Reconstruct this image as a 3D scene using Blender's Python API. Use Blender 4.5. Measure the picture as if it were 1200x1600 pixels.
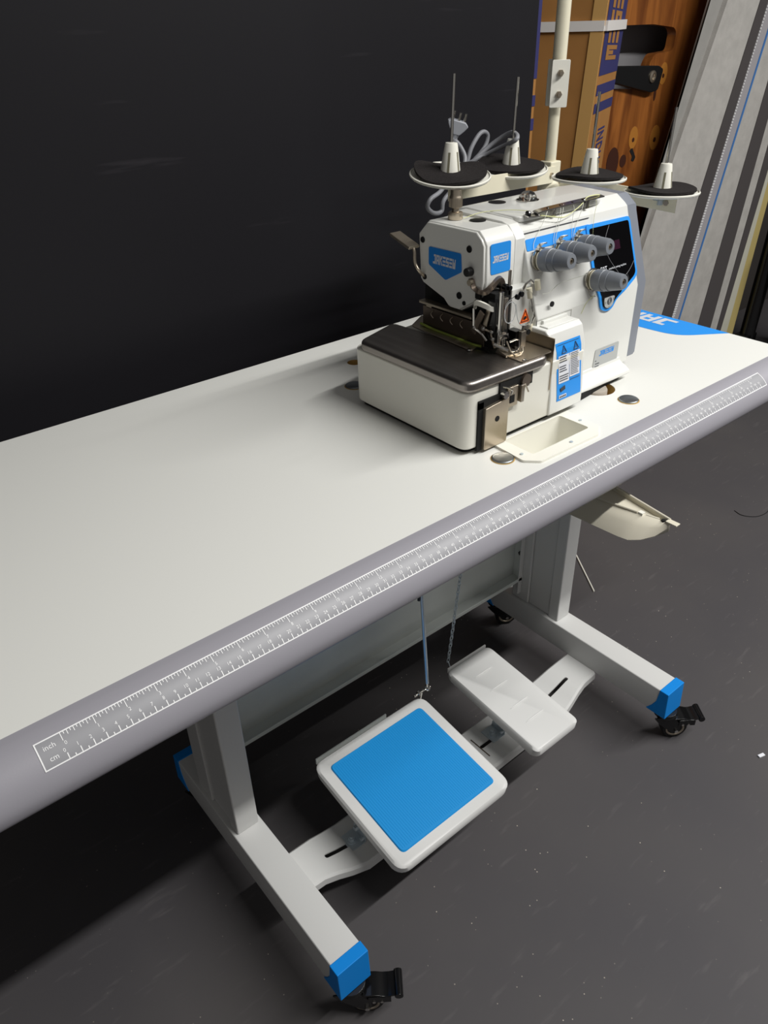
import bpy, bmesh, math, random
from mathutils import Vector, Matrix

# ------------------------------------------------------------------ scene, camera, light
for o in list(bpy.data.objects): bpy.data.objects.remove(o, do_unlink=True)
SC = bpy.context.scene
COL = SC.collection
T = 0.75                      # height of the table top; all coordinates below have z = 0 there

def lin(c):
    return tuple((v / 12.92 if v <= 0.04045 else ((v + 0.055) / 1.055) ** 2.4) for v in c)
def rgb(r, g, b): return lin((r / 255, g / 255, b / 255))

yaw, pitch, roll = 0.6760, 0.5713, -0.0278
fwd = Vector((math.sin(yaw) * math.cos(pitch), math.cos(yaw) * math.cos(pitch), -math.sin(pitch)))
rgt = Vector((math.cos(yaw), -math.sin(yaw), 0))
upv = rgt.cross(fwd)
cr, sr = math.cos(roll), math.sin(roll)
r2 = cr * rgt + sr * upv
u2 = -sr * rgt + cr * upv
cam_d = bpy.data.cameras.new('camera')
cam = bpy.data.objects.new('camera', cam_d)
COL.objects.link(cam)
m = Matrix((r2, u2, -fwd)).transposed().to_4x4()
m.translation = Vector((-0.0530, -0.4833, 0.4403 + T))
cam.matrix_world = m
cam_d.sensor_fit = 'VERTICAL'
cam_d.sensor_height = 32
cam_d.sensor_width = 24
cam_d.lens = 1192.11 / 1600 * 32
cam_d.clip_start = 0.02
SC.camera = cam

SC.view_settings.view_transform = 'Standard'
SC.view_settings.look = 'None'
SC.view_settings.exposure = 0.0
SC.view_settings.gamma = 1
SC.view_settings.use_curve_mapping = False

w = bpy.data.worlds.new('world'); SC.world = w
w.use_nodes = True
w.node_tree.nodes['Background'].inputs[0].default_value = (1.0, 0.975, 0.95, 1)
w.node_tree.nodes['Background'].inputs[1].default_value = 0.17

def area(name, loc, size, energy, target, color=(1, 1, 1)):
    d = bpy.data.lights.new(name, 'AREA')
    d.shape = 'RECTANGLE'; d.size = size[0]; d.size_y = size[1]
    d.energy = energy; d.color = color
    o = bpy.data.objects.new(name, d); COL.objects.link(o)
    o.location = loc
    o.rotation_euler = (Vector(target) - Vector(loc)).to_track_quat('-Z', 'Y').to_euler()
    return o
# ceiling tube parallel to the table, in front of it
area('ceiling_tube', (1.9, -1.02, 2.56), (2.9, 0.06), 107, (1.9, -1.02, 0), (1, 0.99, 0.965))

# ------------------------------------------------------------------ materials
def mat(name, col, rough=0.5, metal=0.0, spec=0.5, bump=0, bscale=200, var=0, vscale=8, coat=0, trans=0, alpha=1, ior=1.45, aniso=None):
    mt = bpy.data.materials.new(name); mt.use_nodes = True
    nt = mt.node_tree; b = nt.nodes['Principled BSDF']
    b.inputs['Base Color'].default_value = (*col, 1)
    b.inputs['Roughness'].default_value = rough
    b.inputs['Metallic'].default_value = metal
    b.inputs['Specular IOR Level'].default_value = spec
    b.inputs['Coat Weight'].default_value = coat
    b.inputs['Transmission Weight'].default_value = trans
    b.inputs['Alpha'].default_value = alpha
    b.inputs['IOR'].default_value = ior
    tc = nt.nodes.new('ShaderNodeTexCoord')
    src = tc.outputs['Object']
    if aniso:
        mp = nt.nodes.new('ShaderNodeMapping'); mp.inputs['Scale'].default_value = aniso
        nt.links.new(src, mp.inputs['Vector']); src = mp.outputs['Vector']
    if bump:
        n = nt.nodes.new('ShaderNodeTexNoise'); n.inputs['Scale'].default_value = bscale
        n.inputs['Detail'].default_value = 3
        nt.links.new(src, n.inputs['Vector'])
        bp = nt.nodes.new('ShaderNodeBump'); bp.inputs['Strength'].default_value = bump
        bp.inputs['Distance'].default_value = 0.001
        nt.links.new(n.outputs['Fac'], bp.inputs['Height']); nt.links.new(bp.outputs['Normal'], b.inputs['Normal'])
    if var:
        n = nt.nodes.new('ShaderNodeTexNoise'); n.inputs['Scale'].default_value = vscale
        n.inputs['Detail'].default_value = 5
        nt.links.new(src, n.inputs['Vector'])
        mr = nt.nodes.new('ShaderNodeMapRange')
        mr.inputs['To Min'].default_value = 1 - var; mr.inputs['To Max'].default_value = 1 + var
        mr.inputs['From Min'].default_value = 0.3; mr.inputs['From Max'].default_value = 0.7
        nt.links.new(n.outputs['Fac'], mr.inputs['Value'])
        mx = nt.nodes.new('ShaderNodeVectorMath'); mx.operation = 'SCALE'
        mx.inputs[0].default_value = col
        nt.links.new(mr.outputs['Result'], mx.inputs['Scale'])
        nt.links.new(mx.outputs['Vector'], b.inputs['Base Color'])
    return mt

M = {}
M['laminate'] = mat('white_laminate', rgb(223, 223, 218), 0.38, bump=0.02, bscale=900, spec=0.4)
M['edge'] = mat('grey_moulding', rgb(150, 148, 155), 0.42, spec=0.45, bump=0.03, bscale=700)
M['rulerbg'] = mat('ruler_grey', rgb(146, 146, 150), 0.42, spec=0.45)
M['rulerink'] = mat('ruler_white_ink', rgb(240, 240, 240), 0.5)
M['ply'] = mat('raw_plywood', rgb(196, 160, 92), 0.8, var=0.15, vscale=90)
M['frame'] = mat('white_powder_coat', rgb(208, 208, 206), 0.42, bump=0.05, bscale=500)
M['pedal'] = mat('pedal_white_paint', rgb(214, 214, 212), 0.4, bump=0.04, bscale=500)
M['bluecap'] = mat('blue_plastic', rgb(10, 132, 218), 0.5, spec=0.3)
M['bluepad'] = mat('blue_rubber', rgb(10, 142, 214), 0.55)
M['bluedecal'] = mat('blue_sticker', rgb(36, 144, 232), 0.45)
M['bluedark'] = mat('deep_blue_sticker', rgb(12, 120, 206), 0.4)
M['silvertext'] = mat('silver_print', rgb(205, 208, 214), 0.45)
M['galv'] = mat('galvanised_sheet', rgb(206, 210, 206), 0.42, metal=0.1, bump=0.06, bscale=40, var=0.1, vscale=5)
M['zinc'] = mat('zinc_plated_steel', rgb(196, 206, 212), 0.3, metal=0.5, bump=0.1, bscale=90)
M['capmetal'] = mat('dull_cap_steel', rgb(138, 142, 144), 0.32, metal=0.95)
M['chrome'] = mat('chrome', rgb(215, 212, 206), 0.14, metal=1)
M['satin'] = mat('satin_steel', rgb(176, 168, 156), 0.3, metal=0.95, bump=0.1, bscale=60, aniso=(1, 14, 1))
M['nickel'] = mat('warm_nickel', rgb(188, 176, 158), 0.3, metal=0.9)
M['darksteel'] = mat('dark_steel', rgb(124, 112, 101), 0.42, metal=0.9)
M['plate'] = mat('brushed_cloth_plate_steel', rgb(152, 146, 141), 0.36, metal=1, bump=0.25, bscale=22, aniso=(18, 1.2, 1), var=0.12, vscale=7)
M['blackmetal'] = mat('black_gloss', rgb(14, 14, 15), 0.18, spec=0.6)
M['black'] = mat('black_plastic', rgb(20, 20, 21), 0.4)
M['void'] = mat('black_matt', rgb(9, 9, 9), 0.8)
M['enamel'] = mat('machine_white_enamel', rgb(222, 222, 217), 0.28, bump=0.04, bscale=350, coat=0.3)
M['base'] = mat('machine_base_enamel', rgb(224, 222, 212), 0.32, bump=0.04, bscale=350, coat=0.2)
M['endgrey'] = mat('end_cover_grey', rgb(124, 128, 137), 0.42)
M['knob'] = mat('knob_grey_plastic', rgb(118, 122, 128), 0.34)
M['ivory'] = mat('ivory_plastic', rgb(234, 232, 221), 0.42, bump=0.03, bscale=300)
M['cream'] = mat('cream_plastic', rgb(226, 220, 196), 0.45)
M['beige'] = mat('beige_sheet', rgb(214, 208, 190), 0.45)
M['screen'] = mat('glossy_black_screen', rgb(8, 8, 10), 0.08, spec=0.6)
M['maroon'] = mat('dim_display_window', rgb(46, 14, 34), 0.25)
M['labelgrey'] = mat('grey_label', rgb(176, 178, 176), 0.35)
M['paper'] = mat('label_print_white', rgb(222, 224, 230), 0.5)
M['ink'] = mat('label_ink', rgb(60, 62, 70), 0.6)
M['orange'] = mat('warning_orange', rgb(250, 104, 20), 0.5)
M['clear'] = mat('clear_plastic', (0.97, 0.97, 0.97), 0.06, trans=1.0, ior=1.25)
M['foam'] = mat('black_foam', rgb(41, 38, 38), 0.95, bump=0.9, bscale=900, var=0.25, vscale=400, spec=0.2)
M['cable'] = mat('grey_cable', rgb(140, 141, 146), 0.45)
M['plug'] = mat('pale_grey_plug', rgb(172, 175, 182), 0.4)
M['tyre'] = mat('black_tyre', rgb(14, 14, 14), 0.4)
M['thread'] = mat('white_thread', rgb(225, 226, 215), 0.7)
M['ythread'] = mat('yellow_thread', rgb(206, 208, 150), 0.7)
M['felt'] = mat('green_felt', rgb(128, 142, 62), 0.9)
M['card'] = mat('brown_cardboard', rgb(158, 112, 62), 0.8, var=0.06, vscale=14, spec=0.2)
M['cardpale'] = mat('pale_cardboard_edge', rgb(186, 146, 88), 0.8, spec=0.2)
M['navy'] = mat('navy_print', rgb(44, 44, 96), 0.7)
M['strap'] = mat('white_strapping', rgb(222, 218, 214), 0.4)
M['greyfab'] = mat('grey_woven_fabric', rgb(176, 173, 168), 0.95, var=0.08, vscale=30, bump=0.5, bscale=400, spec=0.1)
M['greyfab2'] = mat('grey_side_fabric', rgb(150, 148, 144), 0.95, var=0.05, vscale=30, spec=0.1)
M['darkfab'] = mat('charcoal_band_fabric', rgb(78, 74, 74), 0.95, spec=0.1)
M['lilac'] = mat('smooth_grey_tape', rgb(158, 155, 158), 0.85, spec=0.1)
M['bluepipe'] = mat('blue_piping', rgb(60, 110, 170), 0.8)
M['zip'] = mat('white_zip_teeth', rgb(215, 215, 215), 0.6)
M['creamboard'] = mat('cream_board', rgb(196, 194, 178), 0.7, var=0.04, vscale=12)
M['yellowed'] = mat('yellowed_edge', rgb(186, 168, 108), 0.7)
M['fluff'] = mat('speckled_grey_pile', rgb(110, 108, 108), 0.95, var=0.8, vscale=260, bump=1, bscale=260, spec=0.1)
M['room'] = mat('room_dark_paint', rgb(64, 60, 58), 0.9, spec=0.2)
M['paleboard'] = mat('pale_grey_board', rgb(128, 126, 128), 0.8)

def wood_mat():
    mt = mat('varnished_pine', rgb(172, 104, 40), 0.4, coat=0.2)
    nt = mt.node_tree; b = nt.nodes['Principled BSDF']
    tc = nt.nodes.new('ShaderNodeTexCoord'); mp = nt.nodes.new('ShaderNodeMapping')
    mp.inputs['Scale'].default_value = (9, 9, 1.4)
    n = nt.nodes.new('ShaderNodeTexNoise'); n.inputs['Scale'].default_value = 2.2; n.inputs['Detail'].default_value = 6
    n.inputs['Distortion'].default_value = 1.3
    r = nt.nodes.new('ShaderNodeValToRGB')
    r.color_ramp.elements[0].position = 0.32; r.color_ramp.elements[0].color = (*rgb(96, 50, 20), 1)
    r.color_ramp.elements[1].position = 0.68; r.color_ramp.elements[1].color = (*rgb(160, 98, 44), 1)
    nt.links.new(tc.outputs['Object'], mp.inputs['Vector']); nt.links.new(mp.outputs['Vector'], n.inputs['Vector'])
    nt.links.new(n.outputs['Fac'], r.inputs['Fac']); nt.links.new(r.outputs['Color'], b.inputs['Base Color'])
    return mt
M['wood'] = wood_mat()

def floor_mat():
    mt = mat('charcoal_painted_floor', rgb(74, 71, 73), 0.62, spec=0.35)
    nt = mt.node_tree; b = nt.nodes['Principled BSDF']; L = nt.links.new
    tc = nt.nodes.new('ShaderNodeTexCoord')
    def noise(s, d=3, mp=None):
        n = nt.nodes.new('ShaderNodeTexNoise'); n.inputs['Scale'].default_value = s; n.inputs['Detail'].default_value = d
        L(tc.outputs['Object'] if mp is None else mp, n.inputs['Vector']); return n
    def ramp(src, p0, p1, c0, c1):
        r = nt.nodes.new('ShaderNodeValToRGB'); e = r.color_ramp.elements
        e[0].position = p0; e[1].position = p1; e[0].color = (*c0, 1); e[1].color = (*c1, 1)
        L(src, r.inputs['Fac']); return r
    base = ramp(noise(2.2, 6).outputs['Fac'], 0.3, 0.7, rgb(70, 68, 71), rgb(80, 77, 77))
    # pale specks of dust and chipped paint, gathered in patches
    v = nt.nodes.new('ShaderNodeTexVoronoi'); v.inputs['Scale'].default_value = 75
    L(tc.outputs['Object'], v.inputs['Vector'])
    sp = ramp(v.outputs['Distance'], 0.045, 0.085, (1, 1, 1), (0, 0, 0))
    rnd = nt.nodes.new('ShaderNodeSeparateColor'); L(v.outputs['Color'], rnd.inputs['Color'])
    keep = ramp(rnd.outputs['Red'], 0.62, 0.68, (0, 0, 0), (1, 1, 1))
    patch = ramp(noise(4.5, 4).outputs['Fac'], 0.42, 0.62, (0.10, 0.10, 0.10), (1, 1, 1))
    m1 = nt.nodes.new('ShaderNodeMath'); m1.operation = 'MULTIPLY'; L(sp.outputs['Color'], m1.inputs[0]); L(keep.outputs['Color'], m1.inputs[1])
    m2 = nt.nodes.new('ShaderNodeMath'); m2.operation = 'MULTIPLY'; L(m1.outputs[0], m2.inputs[0]); L(patch.outputs['Color'], m2.inputs[1])
    # faint scuffs
    mp = nt.nodes.new('ShaderNodeMapping'); mp.inputs['Rotation'].default_value = (0, 0, 0.5); mp.inputs['Scale'].default_value = (3, 16, 1)
    L(tc.outputs['Object'], mp.inputs['Vector'])
    sc = ramp(noise(5, 8, mp.outputs['Vector']).outputs['Fac'], 0.62, 0.8, (0, 0, 0), (0.3, 0.3, 0.3))
    mx = nt.nodes.new('ShaderNodeMix'); mx.data_type = 'RGBA'
    L(sc.outputs['Color'], mx.inputs['Factor']); L(base.outputs['Color'], mx.inputs['A']); mx.inputs['B'].default_value = (*rgb(112, 108, 108), 1)
    mx2 = nt.nodes.new('ShaderNodeMix'); mx2.data_type = 'RGBA'
    L(m2.outputs[0], mx2.inputs['Factor']); L(mx.outputs['Result'], mx2.inputs['A']); mx2.inputs['B'].default_value = (*rgb(205, 195, 180), 1)
    L(mx2.outputs['Result'], b.inputs['Base Color'])
    return mt
M['floor'] = floor_mat()

def wall_mat():
    mt = mat('black_painted_panel', rgb(26, 25, 29), 0.55, spec=0.25)
    nt = mt.node_tree; b = nt.nodes['Principled BSDF']; L = nt.links.new
    tc = nt.nodes.new('ShaderNodeTexCoord')
    mp = nt.nodes.new('ShaderNodeMapping'); mp.inputs['Rotation'].default_value = (0, 0.35, 0); mp.inputs['Scale'].default_value = (2, 1, 22)
    L(tc.outputs['Object'], mp.inputs['Vector'])
    n = nt.nodes.new('ShaderNodeTexNoise'); n.inputs['Scale'].default_value = 2.5; n.inputs['Detail'].default_value = 7
    L(mp.outputs['Vector'], n.inputs['Vector'])
    r = nt.nodes.new('ShaderNodeValToRGB'); e = r.color_ramp.elements
    e[0].position = 0.66; e[1].position = 0.82; e[0].color = (*rgb(25, 24, 28), 1); e[1].color = (*rgb(46, 44, 48), 1)
    L(n.outputs['Fac'], r.inputs['Fac']); L(r.outputs['Color'], b.inputs['Base Color'])
    return mt
M['wall'] = wall_mat()

# ------------------------------------------------------------------ helpers
ORI = {}                                     # world origin of every thing / part
def V(*a): return Vector(a)
def BM(): return bmesh.new()
def put(name, bm, material, parent=None, bev=0, seg=2, smooth=35, label=None, origin=None):
    """link a bmesh (coordinates: x, y, z above the table top) as ONE object"""
    bmesh.ops.remove_doubles(bm, verts=bm.verts, dist=1e-6)
    bmesh.ops.recalc_face_normals(bm, faces=bm.faces)
    me = bpy.data.meshes.new(name)
    if parent is None:
        xs = [v.co for v in bm.verts]
        lo = Vector([min(c[i] for c in xs) for i in range(3)]); hi = Vector([max(c[i] for c in xs) for i in range(3)])
        org = Vector(origin) if origin else Vector(((lo.x + hi.x) / 2, (lo.y + hi.y) / 2, lo.z))
    else:
        org = ORI[parent.name]
    bmesh.ops.translate(bm, verts=bm.verts, vec=-org)
    bm.to_mesh(me); bm.free()
    for mm in (material if isinstance(material, (list, tuple)) else [material]):
        me.materials.append(M[mm] if isinstance(mm, str) else mm)
    if smooth:
        for p in me.polygons: p.use_smooth = True
        me.set_sharp_from_angle(angle=math.radians(smooth))
    o = bpy.data.objects.new(name, me); COL.objects.link(o)
    ORI[o.name] = org
    if parent is None: o.location = org + V(0, 0, T)
    else: o.parent = parent
    if bev:
        md = o.modifiers.new('bevel', 'BEVEL'); md.width = bev; md.segments = seg; md.limit_method = 'ANGLE'
        md.angle_limit = math.radians(40); md.harden_normals = True
    if label: o['label'] = label
    return o
def tag(o, label, cat, group=None):
    o['label'] = label; o['category'] = cat
    if group: o['group'] = group
    return o
def thing(name, label, cat, base, group=None):
    o = bpy.data.objects.new(name, None); COL.objects.link(o); o.empty_display_size = 0.05
    o.location = Vector(base) + V(0, 0, T); ORI[o.name] = Vector(base)
    return tag(o, label, cat, group)
def struct(o): o['kind'] = 'structure'; return o

def box(bm, x0, x1, y0, y1, z0, z1, mi=0):
    vs = [bm.verts.new((x, y, z)) for x in (x0, x1) for y in (y0, y1) for z in (z0, z1)]
    for f in ((0, 1, 3, 2), (4, 6, 7, 5), (0, 4, 5, 1), (2, 3, 7, 6), (0, 2, 6, 4), (1, 5, 7, 3)):
        bm.faces.new([vs[i] for i in f]).material_index = mi
    return bm
def obox(bm, c, ux, uy, uz, mi=0):
    """box from centre and three half vectors"""
    c = Vector(c); ux = Vector(ux); uy = Vector(uy); uz = Vector(uz)
    vs = [bm.verts.new(c + a * ux + b * uy + d * uz) for a in (-1, 1) for b in (-1, 1) for d in (-1, 1)]
    for f in ((0, 1, 3, 2), (4, 6, 7, 5), (0, 4, 5, 1), (2, 3, 7, 6), (0, 2, 6, 4), (1, 5, 7, 3)):
        bm.faces.new([vs[i] for i in f]).material_index = mi
    return bm
def prism(bm, pts, P0, U, W, D, mi=0):
    """extrude the polygon pts (u, w) on P0 + u U + w W along D"""
    P0 = Vector(P0); U = Vector(U); W = Vector(W); D = Vector(D)
    a = [bm.verts.new(P0 + p[0] * U + p[1] * W) for p in pts]
    b = [bm.verts.new(P0 + p[0] * U + p[1] * W + D) for p in pts]
    bm.faces.new(a).material_index = mi; bm.faces.new(b[::-1]).material_index = mi
    n = len(pts)
    for i in range(n): bm.faces.new((a[i], b[i], b[(i + 1) % n], a[(i + 1) % n])).material_index = mi
    return bm
def frm(ax):
    ax = Vector(ax).normalized()
    t = V(0, 0, 1) if abs(ax.z) < 0.9 else V(1, 0, 0)
    a = ax.cross(t).normalized(); return a, ax.cross(a)
def lathe(bm, P, axis, prof, seg=24, cap=True, mi=0):
    """prof: list of (r, h) along axis"""
    P = Vector(P); ax = Vector(axis).normalized(); a, b = frm(ax)
    rings = []
    for r, h in prof:
        rings.append([bm.verts.new(P + ax * h + (a * math.cos(2 * math.pi * i / seg) + b * math.sin(2 * math.pi * i / seg)) * max(r, 1e-5)) for i in range(seg)])
    for k in range(len(rings) - 1):
        for i in range(seg):
            bm.faces.new((rings[k][i], rings[k][(i + 1) % seg], rings[k + 1][(i + 1) % seg], rings[k + 1][i])).material_index = mi
    if cap:
        bm.faces.new(rings[0][::-1]).material_index = mi; bm.faces.new(rings[-1]).material_index = mi
    return bm
def cyl(bm, p0, p1, r0, r1=None, seg=16, mi=0):
    p0 = Vector(p0); p1 = Vector(p1); d = p1 - p0
    return lathe(bm, p0, d, [(r0, 0), (r0 if r1 is None else r1, d.length)], seg, mi=mi)
def spline(pts, n=6):
    pts = [Vector(p) for p in pts]; out = []
    q = [2 * pts[0] - pts[1]] + pts + [2 * pts[-1] - pts[-2]]
    for i in range(1, len(q) - 2):
        for k in range(n):
            t = k / n; a, b, c, d = q[i - 1:i + 3]
            out.append(0.5 * ((2 * b) + (-a + c) * t + (2 * a - 5 * b + 4 * c - d) * t * t + (-a + 3 * b - 3 * c + d) * t ** 3))
    out.append(pts[-1]); return out
def tube(bm, pts, r, seg=8, mi=0, flat=None):
    pts = [Vector(p) for p in pts]
    t0 = (pts[1] - pts[0]).normalized(); a, b = frm(t0); rings = []
    for i, p in enumerate(pts):
        t = (pts[min(i + 1, len(pts) - 1)] - pts[max(i - 1, 0)]).normalized()
        a = (a - t * a.dot(t)).normalized(); b = t.cross(a)
        rr = r[i] if isinstance(r, list) else r
        rings.append([bm.verts.new(p + (a * math.cos(2 * math.pi * k / seg) + b * math.sin(2 * math.pi * k / seg) * (flat or 1)) * rr) for k in range(seg)])
    for k in range(len(rings) - 1):
        for i in range(seg):
            bm.faces.new((rings[k][i], rings[k][(i + 1) % seg], rings[k + 1][(i + 1) % seg], rings[k + 1][i])).material_index = mi
    bm.faces.new(rings[0][::-1]).material_index = mi; bm.faces.new(rings[-1]).material_index = mi
    return bm
def strip(bm, pts, wv, th, mi=0):
    """a bent flat bar: centre line pts, half width vector wv, half thickness th"""
    pts = [Vector(p) for p in pts]; wv = Vector(wv); R = []
    for i, p in enumerate(pts):
        t = (pts[min(i + 1, len(pts) - 1)] - pts[max(i - 1, 0)]).normalized()
        n = t.cross(wv).normalized() * th
        R.append([bm.verts.new(p + s * wv + q * n) for s, q in ((-1, -1), (1, -1), (1, 1), (-1, 1))])
    for k in range(len(R) - 1):
        for i in range(4): bm.faces.new((R[k][i], R[k][(i + 1) % 4], R[k + 1][(i + 1) % 4], R[k + 1][i])).material_index = mi
    bm.faces.new(R[0][::-1]); bm.faces.new(R[-1]); return bm
def rpoly(pts, rad, n=6):
    """round the corners of a polygon; rad number or list"""
    out = []; N = len(pts)
    for i in range(N):
        p = Vector((*pts[i][:2], 0)); a = Vector((*pts[i - 1][:2], 0)); b = Vector((*pts[(i + 1) % N][:2], 0))
        r = rad[i] if isinstance(rad, (list, tuple)) else rad
        if r <= 0: out.append((p.x, p.y)); continue
        u = (a - p); v = (b - p); r = min(r, u.length * 0.49, v.length * 0.49)
        s = p + u.normalized() * r; e = p + v.normalized() * r
        for k in range(n + 1):
            t = k / n; q = (1 - t) ** 2 * s + 2 * t * (1 - t) * p + t * t * e
            out.append((q.x, q.y))
    return out
def rect(x0, y0, x1, y1): return [(x0, y0), (x1, y0), (x1, y1), (x0, y1)]

# flat lettering ---------------------------------------------------------
_glyph = {}
def glyph(txt, bold=False):
    if txt in _glyph: return _glyph[txt]
    c = bpy.data.curves.new('t', 'FONT'); c.body = txt; c.size = 1; c.resolution_u = 2
    if bold: c.offset = 0.035; c.space_character = 1.15
    o = bpy.data.objects.new('t', c); COL.objects.link(o)
    bpy.context.view_layer.update()
    me = o.to_mesh()
    vs = [(v.co.x, v.co.y) for v in me.vertices]; fs = [tuple(p.vertices) for p in me.polygons]
    o.to_mesh_clear(); bpy.data.objects.remove(o, do_unlink=True); bpy.data.curves.remove(c)
    x0 = min(v[0] for v in vs); x1 = max(v[0] for v in vs)
    vs = [(v[0] - x0, v[1]) for v in vs]
    _glyph[txt] = (vs, fs, x1 - x0); return _glyph[txt]
def text_on(bm, txt, fn, u, v, h, align='c', wscale=1.0, mi=0, bold=False):
    """lay text with cap height h at (u, v) through the surface map fn(u, v) -> Vector"""
    vs, fs, wd = glyph(txt, bold)
    s = h / 0.7
    off = {'l': 0, 'c': -wd * s * wscale / 2, 'r': -wd * s * wscale}[align]
    nv = [bm.verts.new(fn(u + off + a * s * wscale, v + b * s)) for a, b in vs]
    for f in fs:
        try: bm.faces.new([nv[i] for i in f]).material_index = mi
        except ValueError: pass
LOGO = {
 'J': [rect(.5, 0, .8, 1), rect(0, 0, .5, .24), rect(.2, .78, .5, 1)],
 'A': [rect(0, 0, .26, 1), rect(.54, 0, .8, 1), rect(.26, .78, .54, 1), rect(.26, .32, .54, .52)],
 'K': [rect(0, 0, .26, 1), [(.26, .4), (.5, .4), (.82, 1), (.52, 1), (.26, .62)], [(.36, .58), (.56, 0), (.84, 0), (.58, .6)]],
 'E': [rect(0, 0, .8, .23), rect(0, .385, .8, .615), rect(0, .77, .8, 1)],
 'S': [rect(0, 0, .8, .23), rect(0, .385, .8, .615), rect(0, .77, .8, 1), rect(0, .615, .26, .77), rect(.54, .23, .8, .385)],
 'W': [rect(0, 0, .24, 1), rect(.29, 0, .51, .66), rect(.56, 0, .8, 1), rect(.24, 0, .29, .24), rect(.51, 0, .56, .24)]}
def logo(bm, fn, u, v, wd, h, txt='JAKESEW', shear=0.12, mi=0):
    cw = wd / (len(txt) * 0.92)
    for k, ch in enumerate(txt):
        for poly in LOGO[ch]:
            vs = [bm.verts.new(fn(u + (k * 0.92 + p[0] + shear * p[1]) * cw, v + p[1] * h)) for p in poly]
            bm.faces.new(vs).material_index = mi
def plane(P0, U, W, lift):
    P0 = Vector(P0); U = Vector(U).normalized(); W = Vector(W).normalized(); N = U.cross(W).normalized()
    return lambda u, v: P0 + U * u + W * v + N * lift
def sticker(bm, pts, fn, fn2, mi=0):
    """thin raised sticker: polygon pts, top through fn2, bottom through fn"""
    a = [bm.verts.new(fn(*p)) for p in pts]; b = [bm.verts.new(fn2(*p)) for p in pts]
    bm.faces.new(b).material_index = mi; bm.faces.new(a[::-1]).material_index = mi
    n = len(pts)
    for i in range(n): bm.faces.new((a[i], a[(i + 1) % n], b[(i + 1) % n], b[i])).material_index = mi
def cut(o, cbm):
    """carve cbm (absolute coordinates) out of object o and keep the result as plain mesh"""
    me = bpy.data.meshes.new('c'); bmesh.ops.recalc_face_normals(cbm, faces=cbm.faces)
    bmesh.ops.translate(cbm, verts=cbm.verts, vec=-ORI[o.name]); cbm.to_mesh(me); cbm.free()
    c = bpy.data.objects.new('c', me); COL.objects.link(c)
    pm = o.parent; o.parent = None; loc = o.location.copy(); o.location = (0, 0, 0)
    md = o.modifiers.new('cut', 'BOOLEAN'); md.operation = 'DIFFERENCE'; md.object = c; md.solver = 'EXACT'
    bpy.context.view_layer.update()
    dg = bpy.context.evaluated_depsgraph_get()
    nm = bpy.data.meshes.new_from_object(o.evaluated_get(dg), depsgraph=dg)
    o.modifiers.clear(); o.data = nm
    o.parent = pm; o.location = loc
    bpy.data.objects.remove(c, do_unlink=True); return o

# ------------------------------------------------------------------ the room
FZ = -T
struct(put('floor', box(BM(), -2.5, 5, -3, 3.0, FZ - 0.05, FZ), 'floor', smooth=0))
struct(put('wall_back', box(BM(), -2.5, 1.226, 0.62, 0.66, FZ, 2.0), 'wall', smooth=0))
struct(put('wall_rear', box(BM(), -2.5, 5, 2.9, 3.0, FZ, 2.0), 'room', smooth=0))
struct(put('wall_right', box(BM(), 4.9, 5, -3, 2.9, FZ, 2.0), 'room', smooth=0))

# ------------------------------------------------------------------ sewing table
XL0, XR0, YD = -0.062, 1.139, 0.504
table = thing('sewing_table', 'long white sewing table with grey ruler edge, blue capped feet and castors', 'table', (0.54, 0.22, FZ))
top = put('tabletop', box(BM(), XL0, XR0, 0, YD, -0.04, 0), 'laminate', table, smooth=0)
top['label'] = 'white laminate top'
# openings: waste funnel, open bolt hole, cushion hole, bolt caps
FUN = [(0.5700, 0.0765), (0.5660, 0.0250), (0.5812, 0.0095), (0.6865, 0.0078), (0.7050, 0.0225), (0.7100, 0.0570), (0.7100, 0.0765)]
cb = BM(); box(cb, 0.5845, 0.6945, 0.0255, 0.0755, -0.06, 0.02); cut(top, cb)
HOLES = [(0.6134, 0.4097, 0.0115, -0.03), (0.8035, 0.100, 0.0255, -0.02)]
for x, y, r, z in HOLES:
    cb = BM(); cyl(cb, (x, y, z), (x, y, 0.01), r, seg=32); cut(top, cb)
for x, y, r, z in HOLES:
    b = BM(); lathe(b, (x, y, z + 0.0002), (0, 0, 1), [(r * 0.45, 0), (r - 0.0004, 0), (r - 0.0004, -z - 0.0006)], 32, cap=False)
    cyl(b, (x, y, z), (x, y, z + 0.0006), r - 0.0004, seg=32)
    put('hole_lining', b, 'ply', table)
for x, y in ((0.5577, 0.3378), (0.8031, 0.0467), (0.5555, 0.0473)):
    b = BM(); lathe(b, (x, y, 0.0001), (0, 0, 1), [(0.0146, 0), (0.0146, 0.0003), (0.0128, 0.0004)], 32)
    put('hole_lining', b, 'ply', table)
    b = BM(); lathe(b, (x, y, 0.0004), (0, 0, 1), [(0.0134, 0), (0.0134, 0.0012), (0.0122, 0.0020), (0.0100, 0.0014), (0.0001, 0.0014)], 32, cap=False)
    put('bolt_cap', b, 'capmetal', table, label='shiny metal bolt cap')
b = BM(); lathe(b, (0.800, 0.104, -0.018), (0, 0, 1), [(0.0205, 0), (0.0205, 0.017), (0.019, 0.0195), (0.0001, 0.0195)], 32, cap=False)
put('rubber_cushion', b, mat('beige_rubber', rgb(176, 168, 156), 0.7), table)

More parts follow.
